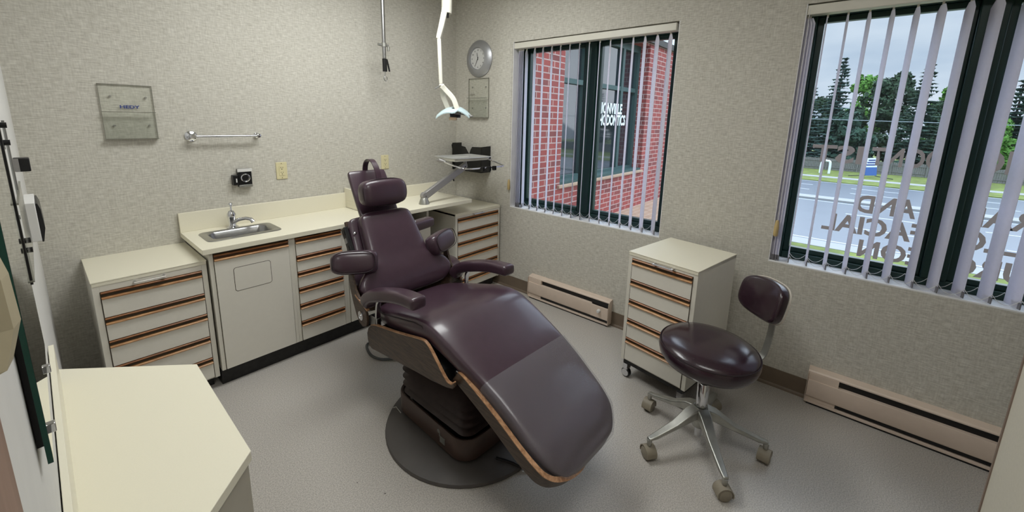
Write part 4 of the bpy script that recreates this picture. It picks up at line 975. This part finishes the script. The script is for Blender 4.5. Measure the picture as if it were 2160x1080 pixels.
MB().tube([RZ @ Vector(p) for p in ((-0.225, 0.03, 1.165), (-0.235, -0.02, 1.170), (-0.215, -0.06, 1.160))], [0.012, 0.019, 0.010], 10).build('rail_clamp', GREYM, t, world=True, smooth=True)
for x in (-0.01, 0.055, 0.11):
    c = RZ @ Vector((x, -0.240, 1.112)); b = MB()
    b.tube([c+Vector((-0.010, 0, 0)), c+Vector((0.010, 0, 0))], 0.013, 10)
    b.box(c.x-0.012, c.x-0.006, c.y-0.020, c.y+0.006, c.z-0.018, c.z+0.016).box(c.x+0.006, c.x+0.012, c.y-0.020, c.y+0.006, c.z-0.018, c.z+0.016)
    b.build('handpiece_clip', BLACK, t, world=True, bev=0.002)

# ================================================================ CEILING POLE, DENTAL LIGHT
t = thing('ceiling_pole', 'steel pole with a clamp and hook hanging from the ceiling near the back wall', 'pole', (-0.88, -0.2, 1.75))
MB().tube([(-0.880, -0.2, 2.6), (-0.878, -0.2, 1.905)], 0.0135, 14).build('tube', STEEL, t, world=True, smooth=True)
MB().tube([(-0.878, -0.2, 1.99), (-0.877, -0.2, 1.82)], 0.010, 14).build('inner_rod', STEEL, t, world=True, smooth=True)
MB().tube([(-0.878, -0.2, 2.012), (-0.878, -0.2, 1.985)], 0.019, 14).box(-0.918, -0.84, -0.206, -0.194, 1.99, 2.004).lathe([(0, -0.01), (0.010, -0.01), (0.010, 0.01), (0, 0.01)], (-0.915, -0.2, 1.997), 'x', 12).lathe([(0, -0.03), (0.009, -0.03), (0.009, 0.0), (0, 0.0)], (-0.842, -0.2, 1.99), 'z', 12).build('clamp', ALU, t, world=True, smooth=True)
g = MB().tube([(-0.877, -0.2, 1.902), (-0.876, -0.2, 1.812)], 0.0165, 14).build('grip', BLACK, t, world=True, smooth=True)
MB().ribbon([(-0.858, -0.2, 1.90), (-0.848, -0.2, 1.86), (-0.838, -0.2, 1.815)], 0.006, 0.002, up=(0, 1, 0)).build('trigger', BLACK, g, world=True)
hk = [(-0.875, -0.2, 1.815), (-0.875, -0.2, 1.79)]+[(-0.873+0.014*math.cos(a), -0.2, 1.762+0.016*math.sin(a)) for a in [PI/2+0.3+2*PI*0.86*k/14 for k in range(15)]]
MB().tube(hk, 0.0032, 8).build('hook', STEEL, t, world=True, smooth=True)

t = thing('dental_light', 'off-white dental lamp hanging on a jointed ceiling arm in front of the corner', 'dental light', (-0.70, -0.66, 1.5))
MB().tube([(-0.650, -0.64, 2.6), (-0.660, -0.642, 2.205), (-0.661, -0.642, 2.195)], [0.036, 0.036, 0.034], 20).build('upper_arm', BONE, t, world=True, smooth=True)
MB().tube([(-0.662, -0.643, 2.20), (-0.663, -0.644, 2.168)], 0.016, 12).build('joint_knob', BLACK, t, world=True, smooth=True)
a_ = MB().ribbon([(-0.668, -0.638, 2.225), (-0.700, -0.632, 2.10), (-0.727, -0.630, 2.015)], [0.030, 0.027, 0.022], [0.020, 0.018, 0.016], up=(0.6, -0.6, 0)).build('middle_arm', BONE, t, world=True, bev=0.006)
MB().tube([(-0.727, -0.650, 2.035), (-0.727, -0.610, 2.035)], 0.008, 10).build('pin', BLACK, a_, world=True, smooth=True)
MB().ribbon([(-0.727, -0.640, 2.018), (-0.733, -0.655, 1.87), (-0.740, -0.672, 1.715)], 0.021, 0.013, up=(0.6, -0.6, 0)).build('lower_arm', BONE, t, world=True, bev=0.005)
D = Vector((0.62, -0.78, 0)).normalized(); S = Vector((0.78, 0.62, 0)).normalized()
lc = Vector((-0.715, -0.775, 1.53))
for s, ln in ((1, 'yoke'), (-1, 'yoke')):
    base = Vector((-0.752, -0.692, 1.705))
    if s == 1: pts = smooth_path([base, base+D*0.03+S*0.0+Vector((0, 0, -0.030)), base+D*0.085-S*0.03+Vector((0, 0, -0.085)), base+D*0.115-S*0.05+Vector((0, 0, -0.150)), base+D*0.135-S*0.05+Vector((0, 0, -0.178))], 14)
    else: pts = smooth_path([base+Vector((0, 0, 0.01)), base-D*0.005+S*0.05+Vector((0, 0, -0.05)), base+D*0.010+S*0.06+Vector((0, 0, -0.10)), base+D*0.035+S*0.06+Vector((0, 0, -0.155))], 14)
    MB().ribbon([tuple(p) for p in pts], 0.017, 0.010, up=tuple(S)).build('yoke', BONE, t, world=True, bev=0.004)
MB().tube([base-D*0.012, base-D*0.045+Vector((0, 0, -0.02))], 0.004, 8).build('lock_lever', STEEL, t, world=True, smooth=True)
# reflector: two curved wings forming a shallow dome, long axis along D
secs = []
for i in range(13):
    q = -1+2*i/12; u = q*0.115; wdt = 0.078*math.sqrt(max(0.08, 1-0.55*q*q)); hz = 0.062*(1-abs(q)**2)
    row = [lc+D*u+S*(wdt*(k/4-1))*1.0+Vector((0, 0, hz+0.020*math.cos((k/4-1)*1.4)-0.03-0.040*(1-k/8)*(1-0.6*abs(q))*(1.0 if q < 0.25 else 0.5))) for k in range(9)]
    row += [p+Vector((0, 0, -0.007)) for p in row[::-1]]
    secs.append(row)
rf = MB().loft(secs).build('reflector', DISH, t, world=True, smooth=True)
MB().lathe([(0, -0.03), (0.036, -0.03), (0.040, 0.0), (0.030, 0.035), (0, 0.040)], lc+D*0.01+Vector((0, 0, -0.008)), 'z', 22).build('bulb_housing', BLACK, t, world=True, smooth=True)
MB().box(-0.025, 0.025, -0.02, 0.02, -0.01, 0.01, Matrix.Translation(lc+D*0.0+S*-0.03+Vector((0, 0, -0.045))) @ Matrix.Rotation(math.atan2(D.y, D.x), 4, 'Z')).build('lens_block', mat('tan_lens', srgb(190, 168, 140), .4, noise=.03), t, world=True, bev=0.003)
hl = [lc+D*(0.075+0.055*math.cos(a))+S*(-0.055)+S*0.03*math.sin(a)+Vector((0, 0, -0.028+0.018*abs(math.sin(a*0.5)))) for a in [PI*k/12 for k in range(13)]]
MB().ribbon([tuple(p) for p in hl], 0.009, 0.005).build('handle', GREYM, t, world=True, bev=0.003)

# ================================================================ BASEBOARD HEATERS
def heater(y0, y1, label, knob):
    t = thing('baseboard_heater', label, 'heater', (-0.03, (y0+y1)/2, 0), group='electric baseboard heaters below the windows')
    body = [(-0.001, 0.012), (-0.001, 0.203), (-0.044, 0.197), (-0.050, 0.190), (-0.050, 0.184), (-0.026, 0.182), (-0.026, 0.030), (-0.056, 0.022), (-0.056, 0.012)]
    MB().prism(body, y0, y1, 'xz').build('cabinet', HEATM, t, world=True)
    L = y1-y0
    MB().prism([(-0.058, 0.146), (-0.064, 0.060), (-0.060, 0.052), (-0.030, 0.050), (-0.030, 0.146)], y0+0.002, y1-0.002, 'xz').build('front_panel', HEATM, t, world=True, bev=0.001)
    MB().box(-0.034, -0.026, y0+(0.14 if knob else 0.02), y1-0.13, 0.140, 0.183).build('grille_gap', BLACK, t, world=True)
    MB().box(-0.050, -0.030, y0+0.002, y1-0.002, 0.030, 0.052).build('lower_gap', BLACK, t, world=True)
    MB().box(-0.052, -0.030, y1-0.13, y1-0.001, 0.140, 0.184).build('end_cover', HEATM, t, world=True)
    MB().box(-0.052, -0.030, y1-0.13, y1-0.001, 0.026, 0.056).build('end_cover', HEATM, t, world=True)
    if knob:
        MB().box(-0.050, -0.030, y0+0.001, y0+0.14, 0.140, 0.183).build('name_plate', BLACK, t, world=True)
        MB().box(-0.0655, -0.030, y0+0.001, y0+0.14, 0.054, 0.146).build('end_cover', HEATM, t, world=True, bev=0.001)
        k = MB().lathe([(0, -0.022), (0.010, -0.022), (0.013, -0.016), (0.014, 0.0), (0, 0.0)], (-0.065, y0+0.070, 0.112), 'x', 20).build('knob', WHITE, t, world=True, smooth=True)
    MB().prism([(-0.001, 0.012), (-0.001, 0.203), (-0.040, 0.197), (-0.062, 0.180), (-0.066, 0.060), (-0.058, 0.012)], y0-0.002, y0, 'xz').prism([(-0.001, 0.012), (-0.001, 0.203), (-0.040, 0.197), (-0.062, 0.180), (-0.066, 0.060), (-0.058, 0.012)], y1, y1+0.002, 'xz').build('end_cap', HEATM, t, world=True)
    MB().box(-0.05, -0.002, y0+0.01, y1-0.01, 0, 0.014).build('foot', BLACK, t, world=True)
heater(-1.712, -0.966, 'short pinkish baseboard heater with a white knob, under the window by the clock', True)
heater(-3.66, -2.905, 'pinkish baseboard heater under the right window, cut by the partition edge', False)

# ================================================================ LEFT WALL: mirror, holder, box
t = thing('wall_mirror', 'frameless mirror with a green glass edge on the left wall', 'mirror', (XL, -2.0, 1.05))
MB().box(XL+0.0005, XL+0.007, -2.20, -1.83, 1.07, 2.2).build('backing', BLACK, t, world=True)
b = MB(); b.box(XL+0.007, XL+0.012, -2.215, -1.812, 1.052, 2.3); b.build('glass_edge', MEDGE, t, world=True)
MB().quad([(XL+0.0122, -2.213, 1.053), (XL+0.0122, -1.813, 1.053), (XL+0.0122, -1.813, 2.3), (XL+0.0122, -2.213, 2.3)]).build('mirror_face', MIRROR, t, world=True)
for y in (-1.93, -2.13): MB().box(XL+0.010, XL+0.017, y-0.005, y+0.005, 1.048, 1.062).build('clip', CHROME, t, world=True, bev=0.001)

t = acrylic(lambda u, v, d: (XL+d*0.5, -1.80+0.34*u, 1.175+0.30*v), 'acrylic_holder', 'clear acrylic chart holder seen edge-on on the white left wall', 'clear acrylic chart holders')
MB().tube([(XL+0.012, -1.795, 1.17), (XL+0.012, -1.795, 1.48)], 0.0022, 8).build('dark_edge', BLACK, t, world=True)
MB().tube([(XL+0.014, -1.62, 1.19), (XL+0.014, -1.62, 1.47)], 0.0022, 8).build('steel_rod', STEEL, t, world=True, smooth=True)
for z in (1.463, 1.43, 1.235, 1.215): MB().tube([(XL+0.004, -1.70, z), (XL+0.020, -1.70, z)], 0.0055, 10).build('thumb_screw', BLACK, t, world=True, smooth=True)

t = thing('wall_clip', 'small black clip on the left wall above the white box', 'clip', (XL, -0.95, 1.32))
MB().box(XL+0.001, XL+0.034, -0.99, -0.95, 1.300, 1.342).build('jaw', BLACK, t, world=True, bev=0.003)
MB().box(XL, XL+0.012, -1.00, -0.94, 1.302, 1.340).build('base', GREYM, t, world=True)
t = thing('wall_box', 'white box with a slanted black side on the left wall', 'box', (XL, -0.8, 1.04))
b = MB(); b.loft([[(XL+0.001, -0.92, z) , (XL+w_, -0.92, z), (XL+w_, -0.70, z), (XL+0.001, -0.70, z)] for z, w_ in ((1.06, 0.026), (1.19, 0.026))]); b.build('casing', WHITE, t, world=True, bev=0.002)
b = MB(); b.loft([[(XL+0.026, -0.91, z), (XL+0.026+w_, -0.91, z), (XL+0.026+w_, -0.71, z), (XL+0.026, -0.71, z)] for z, w_ in ((1.055, 0.004), (1.10, 0.012), (1.165, 0.010), (1.185, 0.005))]); b.build('black_cover', BLACK, t, world=True, bev=0.001)
t = thing('wall_holder', 'cream moulded plastic piece on the wall at the far left edge, before the mirror', 'holder', (XL, -2.42, 1.3))
b = MB(); secs = []
for z, w_, y in ((1.315, 0.004, -2.50), (1.32, 0.016, -2.50), (1.345, 0.022, -2.49), (1.38, 0.021, -2.485), (1.41, 0.016, -2.48), (1.45, 0.006, -2.48)):
    secs.append([(XL+0.0005, y-0.02, z), (XL+w_, y-0.018, z), (XL+w_*1.15, y, z), (XL+w_, y+0.018, z), (XL+0.0005, y+0.02, z)])
b.loft(secs).build('shell', CLOTH, t, world=True)
MB().lathe([(0, 0), (0.003, 0), (0.003, 0.003), (0, 0.003)], (XL, -2.40, 1.335), 'x', 10).build('screw', STEEL, t, world=True)

# ceiling troffers (real lamps, above the frame)
for (x, y, lab, q_) in ((-1.35, -1.05, 'flush ceiling troffer over the dental chair', 1), (-1.9, -3.0, 'flush ceiling troffer over the doorway', 0)):
    t = thing('ceiling_light', lab, 'ceiling light', (x, y, 2.6), group='ceiling troffers')
    b = MB()
    for a in ((-0.31, -0.285, -0.61, 0.61), (0.285, 0.31, -0.61, 0.61), (-0.285, 0.285, -0.61, -0.585), (-0.285, 0.285, 0.585, 0.61)):
        if q_: a = (a[2], a[3], a[0], a[1])
        b.box(x+a[0], x+a[1], y+a[2], y+a[3], 2.57, 2.6)
    b.build('frame', WHITE, t, world=True)
    hx, hy = (0.585, 0.285) if q_ else (0.285, 0.585)
    MB().box(x-hx, x+hx, y-hy, y+hy, 2.585, 2.59).build('diffuser', DIFF, t, world=True)

# ================================================================ OUTSIDE
ZG = -4.0
struct(MB().box(0.25, 18.5, -60, 30, ZG-0.3, ZG-0.02).build('lawn', GRASS), 'near lawn')
tag(bpy.data.objects['lawn'], 'green lawn below the right window', 'lawn')
def ground(name, x0, x1, z, m, lab, cat):
    o = MB().box(x0, x1, -60, 30, z-0.3, z).build(name, m); o['kind'] = 'structure'; return o
bpy.data.objects.remove(bpy.data.objects['lawn'])
ground('ground_lawn', 0.25, 20.4, ZG, GRASS, '', '')
ground('ground_sidewalk', 20.4, 21.6, ZG+0.02, CONC, '', '')
ground('ground_road', 21.6, 48.6, ZG-0.02, ROAD, '', '')
ground('ground_median', 35.6, 36.9, ZG+0.1, CONC, '', '')
ground('ground_verge', 48.6, 110, ZG+0.05, GRASS, '', '')
o = MB().box(52, 53.6, -60, 30, ZG, ZG+0.07).build('ground_far_path', CONC); o['kind'] = 'structure'
b = MB()
for x in (21.9, 34.9, 37.6, 48.2): b.box(x, x+0.18, -60, 30, ZG-0.02, ZG-0.01)
for x in (26.2, 30.6, 41.2, 44.8):
    for k in range(-10, 5): b.box(x, x+0.2, k*6, k*6+3.2, ZG-0.02, ZG-0.01)
o = b.build('road_marking', PAINT); tag(o, 'white lane lines painted on the road', 'road marking')
# terrace beside the brick wing
struct(MB().box(0.25, 9, -1.9, 0.6, -0.2, 0.15).build('ground_terrace', PAVER))

# brick wing with a storefront window
t = thing('brick_wing', 'red brick wing of the building outside the left window, with a large dark window', 'building', (3, 0, 0.15))
bpy.context.view_layer.update()
yw = -0.30
b = MB()
b.box(0.25, 1.35, yw, 1.2, 0.15, 2.66); b.box(3.66, 7.5, yw, 1.2, 0.15, 2.66); b.box(1.35, 3.66, yw, 1.2, 0.15, 0.735)
b.box(1.35, 3.66, yw+0.01, 1.2, 2.62, 2.66)
b.build('brick_wall', BRICK, t, world=True)
MB().box(1.30, 3.70, yw-0.03, yw+0.2, 0.70, 0.735).build('stone_sill', STONE, t, world=True, bev=0.004)
MB().box(0.25, 7.7, yw-0.04, 1.2, 2.66, 2.75).build('roof_fascia', mat('dark_fascia', srgb(66, 62, 58), .7, noise=.1), t, world=True)
yg = yw+0.20
sf = thing  # noqa
f = MB()
f.box(1.35, 3.66, yg-0.05, yg+0.02, 0.735, 0.80); f.box(1.35, 3.66, yg-0.05, yg+0.02, 2.52, 2.62)
f.box(1.35, 1.41, yg-0.05, yg+0.02, 0.80, 2.52); f.box(3.58, 3.66, yg-0.05, yg+0.02, 0.80, 2.52)
for x in (2.02, 3.08): f.box(x, x+0.07, yg-0.05, yg+0.02, 0.80, 2.52)
f.box(1.41, 3.58, yg-0.045, yg+0.02, 1.93, 1.99)
f.box(1.35, 3.66, yw+0.005, yg-0.05, 0.735, 0.765)
wf = f.build('window_frame', TEAL, t, world=True)
MB().box(1.38, 3.62, yg, yg+0.01, 0.78, 2.55).build('window_glass', DGLASS, wf, world=True)
def fit_text(body, x0, x1, z0, z1, y, m, parent, name='lettering'):
    o = text_mesh(name, body, 1.0, m, Matrix.Identity(4), bold=0.035)
    xs = [v.co.x for v in o.data.vertices]; zs_ = [v.co.y for v in o.data.vertices]; w = max(xs)-min(xs); h = max(zs_)-min(zs_)
    o.data.transform(Matrix.Translation((-min(xs), -min(zs_), 0))); o.data.transform(Matrix.Diagonal(((x1-x0)/w, (z1-z0)/h, 1, 1)))
    o.data.transform(frame((x0, y, z0), (1, 0, 0), (0, 0, 1), (0, -1, 0)))
    p = parent; T = Matrix.Identity(4)
    while p is not None: T = p.matrix_basis @ T; p = p.parent
    o.data.transform(T.inverted()); o.parent = parent; return o
fit_text('UNIONVILLE', 2.30, 3.155, 1.588, 1.742, yg-0.053, TEXTW, wf)
fit_text('ORTHODONTICS', 2.19, 3.285, 1.425, 1.582, yg-0.053, TEXTW, wf)
# white roof sign, only a corner in view
t = thing('roof_sign', 'white sign with blue strokes above the brick wing roof', 'sign', (4.6, yw-0.1, 2.86))
MB().box(3.4, 6.6, yw-0.03, yw+0.07, 2.75, 3.5).build('panel', SIGNW, t, world=True, bev=0.005)
b = MB()
for x, lean in ((4.55, 0.1), (4.78, -0.08), (5.0, 0.1), (5.3, 0.0)): b.box(x, x+0.05, yw-0.036, yw-0.028, 2.86, 3.35)
b.build('strokes', BLUE, t, world=True)

# fence
FX = 62.0
t = thing('board_fence', 'weathered grey board fence across the road', 'fence', (FX, -15, ZG))
b = MB(); k = 0; y = -45.0
while y < 14:
    b.box(FX, FX+0.03, y, y+0.155, ZG+0.05, ZG+1.50+random.uniform(-0.03, 0.03)); y += 0.17
b.build('boards', FENCEM, t, world=True)
for y in range(-45, 14, 3): MB().box(FX-0.12, FX, y, y+0.14, ZG+0.05, ZG+1.58).build('post', FENCEM, t, world=True)
MB().box(FX-0.05, FX, -45, 14, ZG+0.35, ZG+0.45).box(FX-0.05, FX, -45, 14, ZG+1.15, ZG+1.25).build('rail', FENCEM, t, world=True)

# trees
def conifer(x, y, top, R, m, label, seed, name='spruce_tree'):
    rnd = random.Random(seed); t = thing(name, label, 'tree', (x, y, ZG), group='conifers behind the fence')
    H = top-ZG
    MB().tube([(x, y, ZG), (x, y, ZG+H*0.97)], [0.22, 0.03], 8).build('trunk', BARK, t, world=True)
    b = MB(); tiers = int(H*2.3)
    for i in range(tiers):
        f = i/tiers; z = ZG+1.0+(H-1.0)*f; r = R*(1-f)**0.85*rnd.uniform(0.82, 1.12)+0.10; nbr = int(7+9*(1-f))
        for k in range(nbr):
            a = rnd.uniform(0, 2*PI); L = r*rnd.uniform(0.7, 1.1); d = Vector((math.cos(a), math.sin(a), 0)); sd_ = Vector((-d.y, d.x, 0)); n = max(2, int(L/0.33))
            for j in range(n):
                q = (j+0.6)/n; c = Vector((x, y, z))+d*L*q+Vector((0, 0, -0.22*L*q+0.10*L*q*q+rnd.uniform(-.06, .06)))
                s = 0.40*(1.15-0.6*q)*rnd.uniform(0.8, 1.3)
                c = c+sd_*rnd.uniform(-0.12, 0.12); dn = Vector((0, 0, -1))
                b.quad([c-d*s*0.7, c+sd_*s+dn*s*0.35, c+d*s*1.1+dn*s*0.25, c-sd_*s+dn*s*0.35])
                if rnd.random() < 0.6: b.quad([c-d*s*0.5, c+dn*s*1.1+sd_*s*0.3, c+d*s*0.9+dn*s*0.2])
    b.build('foliage', m, t, world=True)
def broad(x, y, top, R, m, label, seed, name='leafy_tree', low=0.5):
    rnd = random.Random(seed); t = thing(name, label, 'tree', (x, y, ZG), group='leafy trees and bushes behind the fence')
    H = top-ZG
    MB().tube([(x, y, ZG), (x, y, ZG+H*0.75)], [0.25, 0.08], 8).build('trunk', BARK, t, world=True)
    b = MB(); cl = []
    for k in range(26):
        f = rnd.random()**0.8; z = ZG+low+(H-low-0.5)*f; rr = R*math.sin(PI*min(1, 0.25+0.72*f))**0.7; a = rnd.uniform(0, 2*PI); q = rnd.uniform(0.2, 0.95)
        cl.append((Vector((x+rr*q*math.cos(a), y+rr*q*math.sin(a), z)), rnd.uniform(0.6, 1.1)*R*0.33))
    cl.append((Vector((x, y, top-R*0.3)), R*0.3))
    for c, r in cl:
        for k in range(150):
            v = Vector((rnd.gauss(0, 1), rnd.gauss(0, 1), rnd.gauss(0, 1))).normalized()*r*rnd.uniform(0.65, 1.05)
            u = Vector((rnd.gauss(0, 1), rnd.gauss(0, 1), rnd.gauss(0, 1))).normalized(); w = u.cross(v).normalized(); s = rnd.uniform(0.16, 0.34)
            p = c+v; b.quad([p-u*s, p+w*s*0.8, p+u*s, p-w*s*0.8])
    b.build('foliage', m, t, world=True)
def TP(s, tt, x=69.0): return (x, -2.94+s*(x+2.63), 1.5+tt*(x+2.63))
sp = [(0.046, 0.130, 3.4, SPRUCE, 'tall blue spruce rising left of centre in the right window', 67), (0.086, 0.078, 2.8, SPRUCE, 'shorter blue spruce at the left edge of the right window', 68),
      (-0.070, 0.112, 3.2, SPRUCE2, 'dark spruce with a pointed top left of the mullion', 67), (-0.176, 0.082, 3.0, SPRUCE2, 'dark spruce at the right edge of the right window', 67), (0.12, 0.10, 3.0, SPRUCE, 'blue spruce beyond the left end of the view', 69)]
for i, (s, tt, R, m, lab, x) in enumerate(sp): conifer(*TP(s, tt, x), R, m, lab, i+1)
br = [(0.008, 0.085, 3.6, LEAF, 'bright green leafy tree behind the tall spruce', 82, 'leafy_tree'), (-0.012, 0.080, 3.6, PINE, 'dark bushy pine in the middle of the tree line', 75, 'pine_tree'), (-0.040, 0.093, 3.2, PINE, 'dark pine just left of the pointed spruce', 81, 'pine_tree'),
      (-0.100, 0.070, 2.4, LEAF, 'green leafy tree beside the mullion', 80, 'leafy_tree'), (-0.095, 0.045, 2.8, PINE, 'low dark pine behind the mullion', 74, 'pine_tree'), (-0.140, 0.050, 3.2, PINE, 'dark pine just right of the mullion', 74, 'pine_tree'),
      (-0.165, 0.018, 2.0, LEAF, 'low bright green bush right of the mullion', 64.5, 'leafy_bush'), (0.066, 0.050, 3.0, PINE, 'dark pine between the two blue spruces', 76, 'pine_tree'), (0.022, 0.030, 3.0, SPRUCE2, 'low dark evergreen at the foot of the tall spruce', 65.5, 'evergreen_bush'),
      (-0.20, 0.060, 3.4, PINE, 'dark pine behind the right spruce', 80, 'pine_tree')]
for i, (s, tt, R, m, lab, x, nm) in enumerate(br): broad(*TP(s, tt, x), R, m, lab, 50+i, nm, low=0.2)
# more of the same row further along the street (seen reflected in the wing window)
for i, s in enumerate((-0.26, -0.33, -0.40, -0.47)):
    (conifer if i % 2 else broad)(*TP(s, 0.07+0.03*(i % 2), 68), 3.4, (SPRUCE2 if i % 2 else PINE), 'evergreen further along the street, %s from the right window' % ('first', 'second', 'third', 'fourth')[i], 80+i)
# power line
tag(MB().tube([(56, 14, 2.35), (56, 0, 2.2), (56, -14, 1.95), (56, -40, 2.1)], 0.035, 6).build('power_line', mat('pale_wire', srgb(150, 160, 165), .5, noise=.02)), 'thin overhead wire crossing in front of the trees', 'wire')
# lawn sign
t = thing('lawn_sign', 'slanted blue and white sign on the grass across the road', 'sign', (56, -4.2, ZG+0.05))
RS = Matrix.Translation((56, -4.1, ZG+0.3)) @ Matrix.Rotation(math.radians(-6), 4, 'X')
MB().box(0, 0.05, -0.55, 0.55, 0.9, 1.9, RS).build('white_panel', SIGNW, t, world=True)
MB().box(0, 0.05, -0.55, 0.55, 0.0, 0.9, RS).build('blue_panel', mat('sign_blue', srgb(70, 104, 170), .5, noise=.03), t, world=True)
b = MB()
for z in (1.10, 1.35, 1.6): b.box(-0.03, 0.0, -0.40, 0.35-(z-1.1)*0.4, z, z+0.12, RS)
b.build('marks', BLUE, t, world=True)
MB().tube([(56, -4.5, ZG+0.3), (56.0, -6.0, ZG+0.1)], 0.04, 6).tube([(56, -3.7, ZG+0.3), (56, -2.3, ZG+0.1)], 0.04, 6).build('legs', BLACK, t, world=True)
# white arch
tag(MB().tube(smooth_path([(57, 0.30, ZG), (57, 0.30, ZG+1.0), (57, 0.15, ZG+1.45), (57, -0.25, ZG+1.5), (57, -0.50, ZG+1.3), (57, -0.52, ZG)], 20), 0.12, 8).build('bike_rack', SIGNW, smooth=True), 'white arched pipe standing on the far verge', 'pipe')
# handrail near the building
t = thing('handrail', 'pale blue-grey handrail outside, left of the mullion', 'railing', (13, -4.6, ZG))
MB().tube(smooth_path([(13.0, -4.55, -2.9), (13.0, -4.75, -2.75), (13.0, -4.85, -2.3), (13.0, -4.9, -1.9), (13.0, -4.88, -1.75), (13.0, -4.7, -1.8)], 18), 0.035, 8).tube([(13, -4.86, -2.2), (13, -4.92, ZG)], 0.035, 8).build('rail', mat('galvanised_pipe', srgb(176, 196, 208), .4, noise=.03), t, world=True, smooth=True)
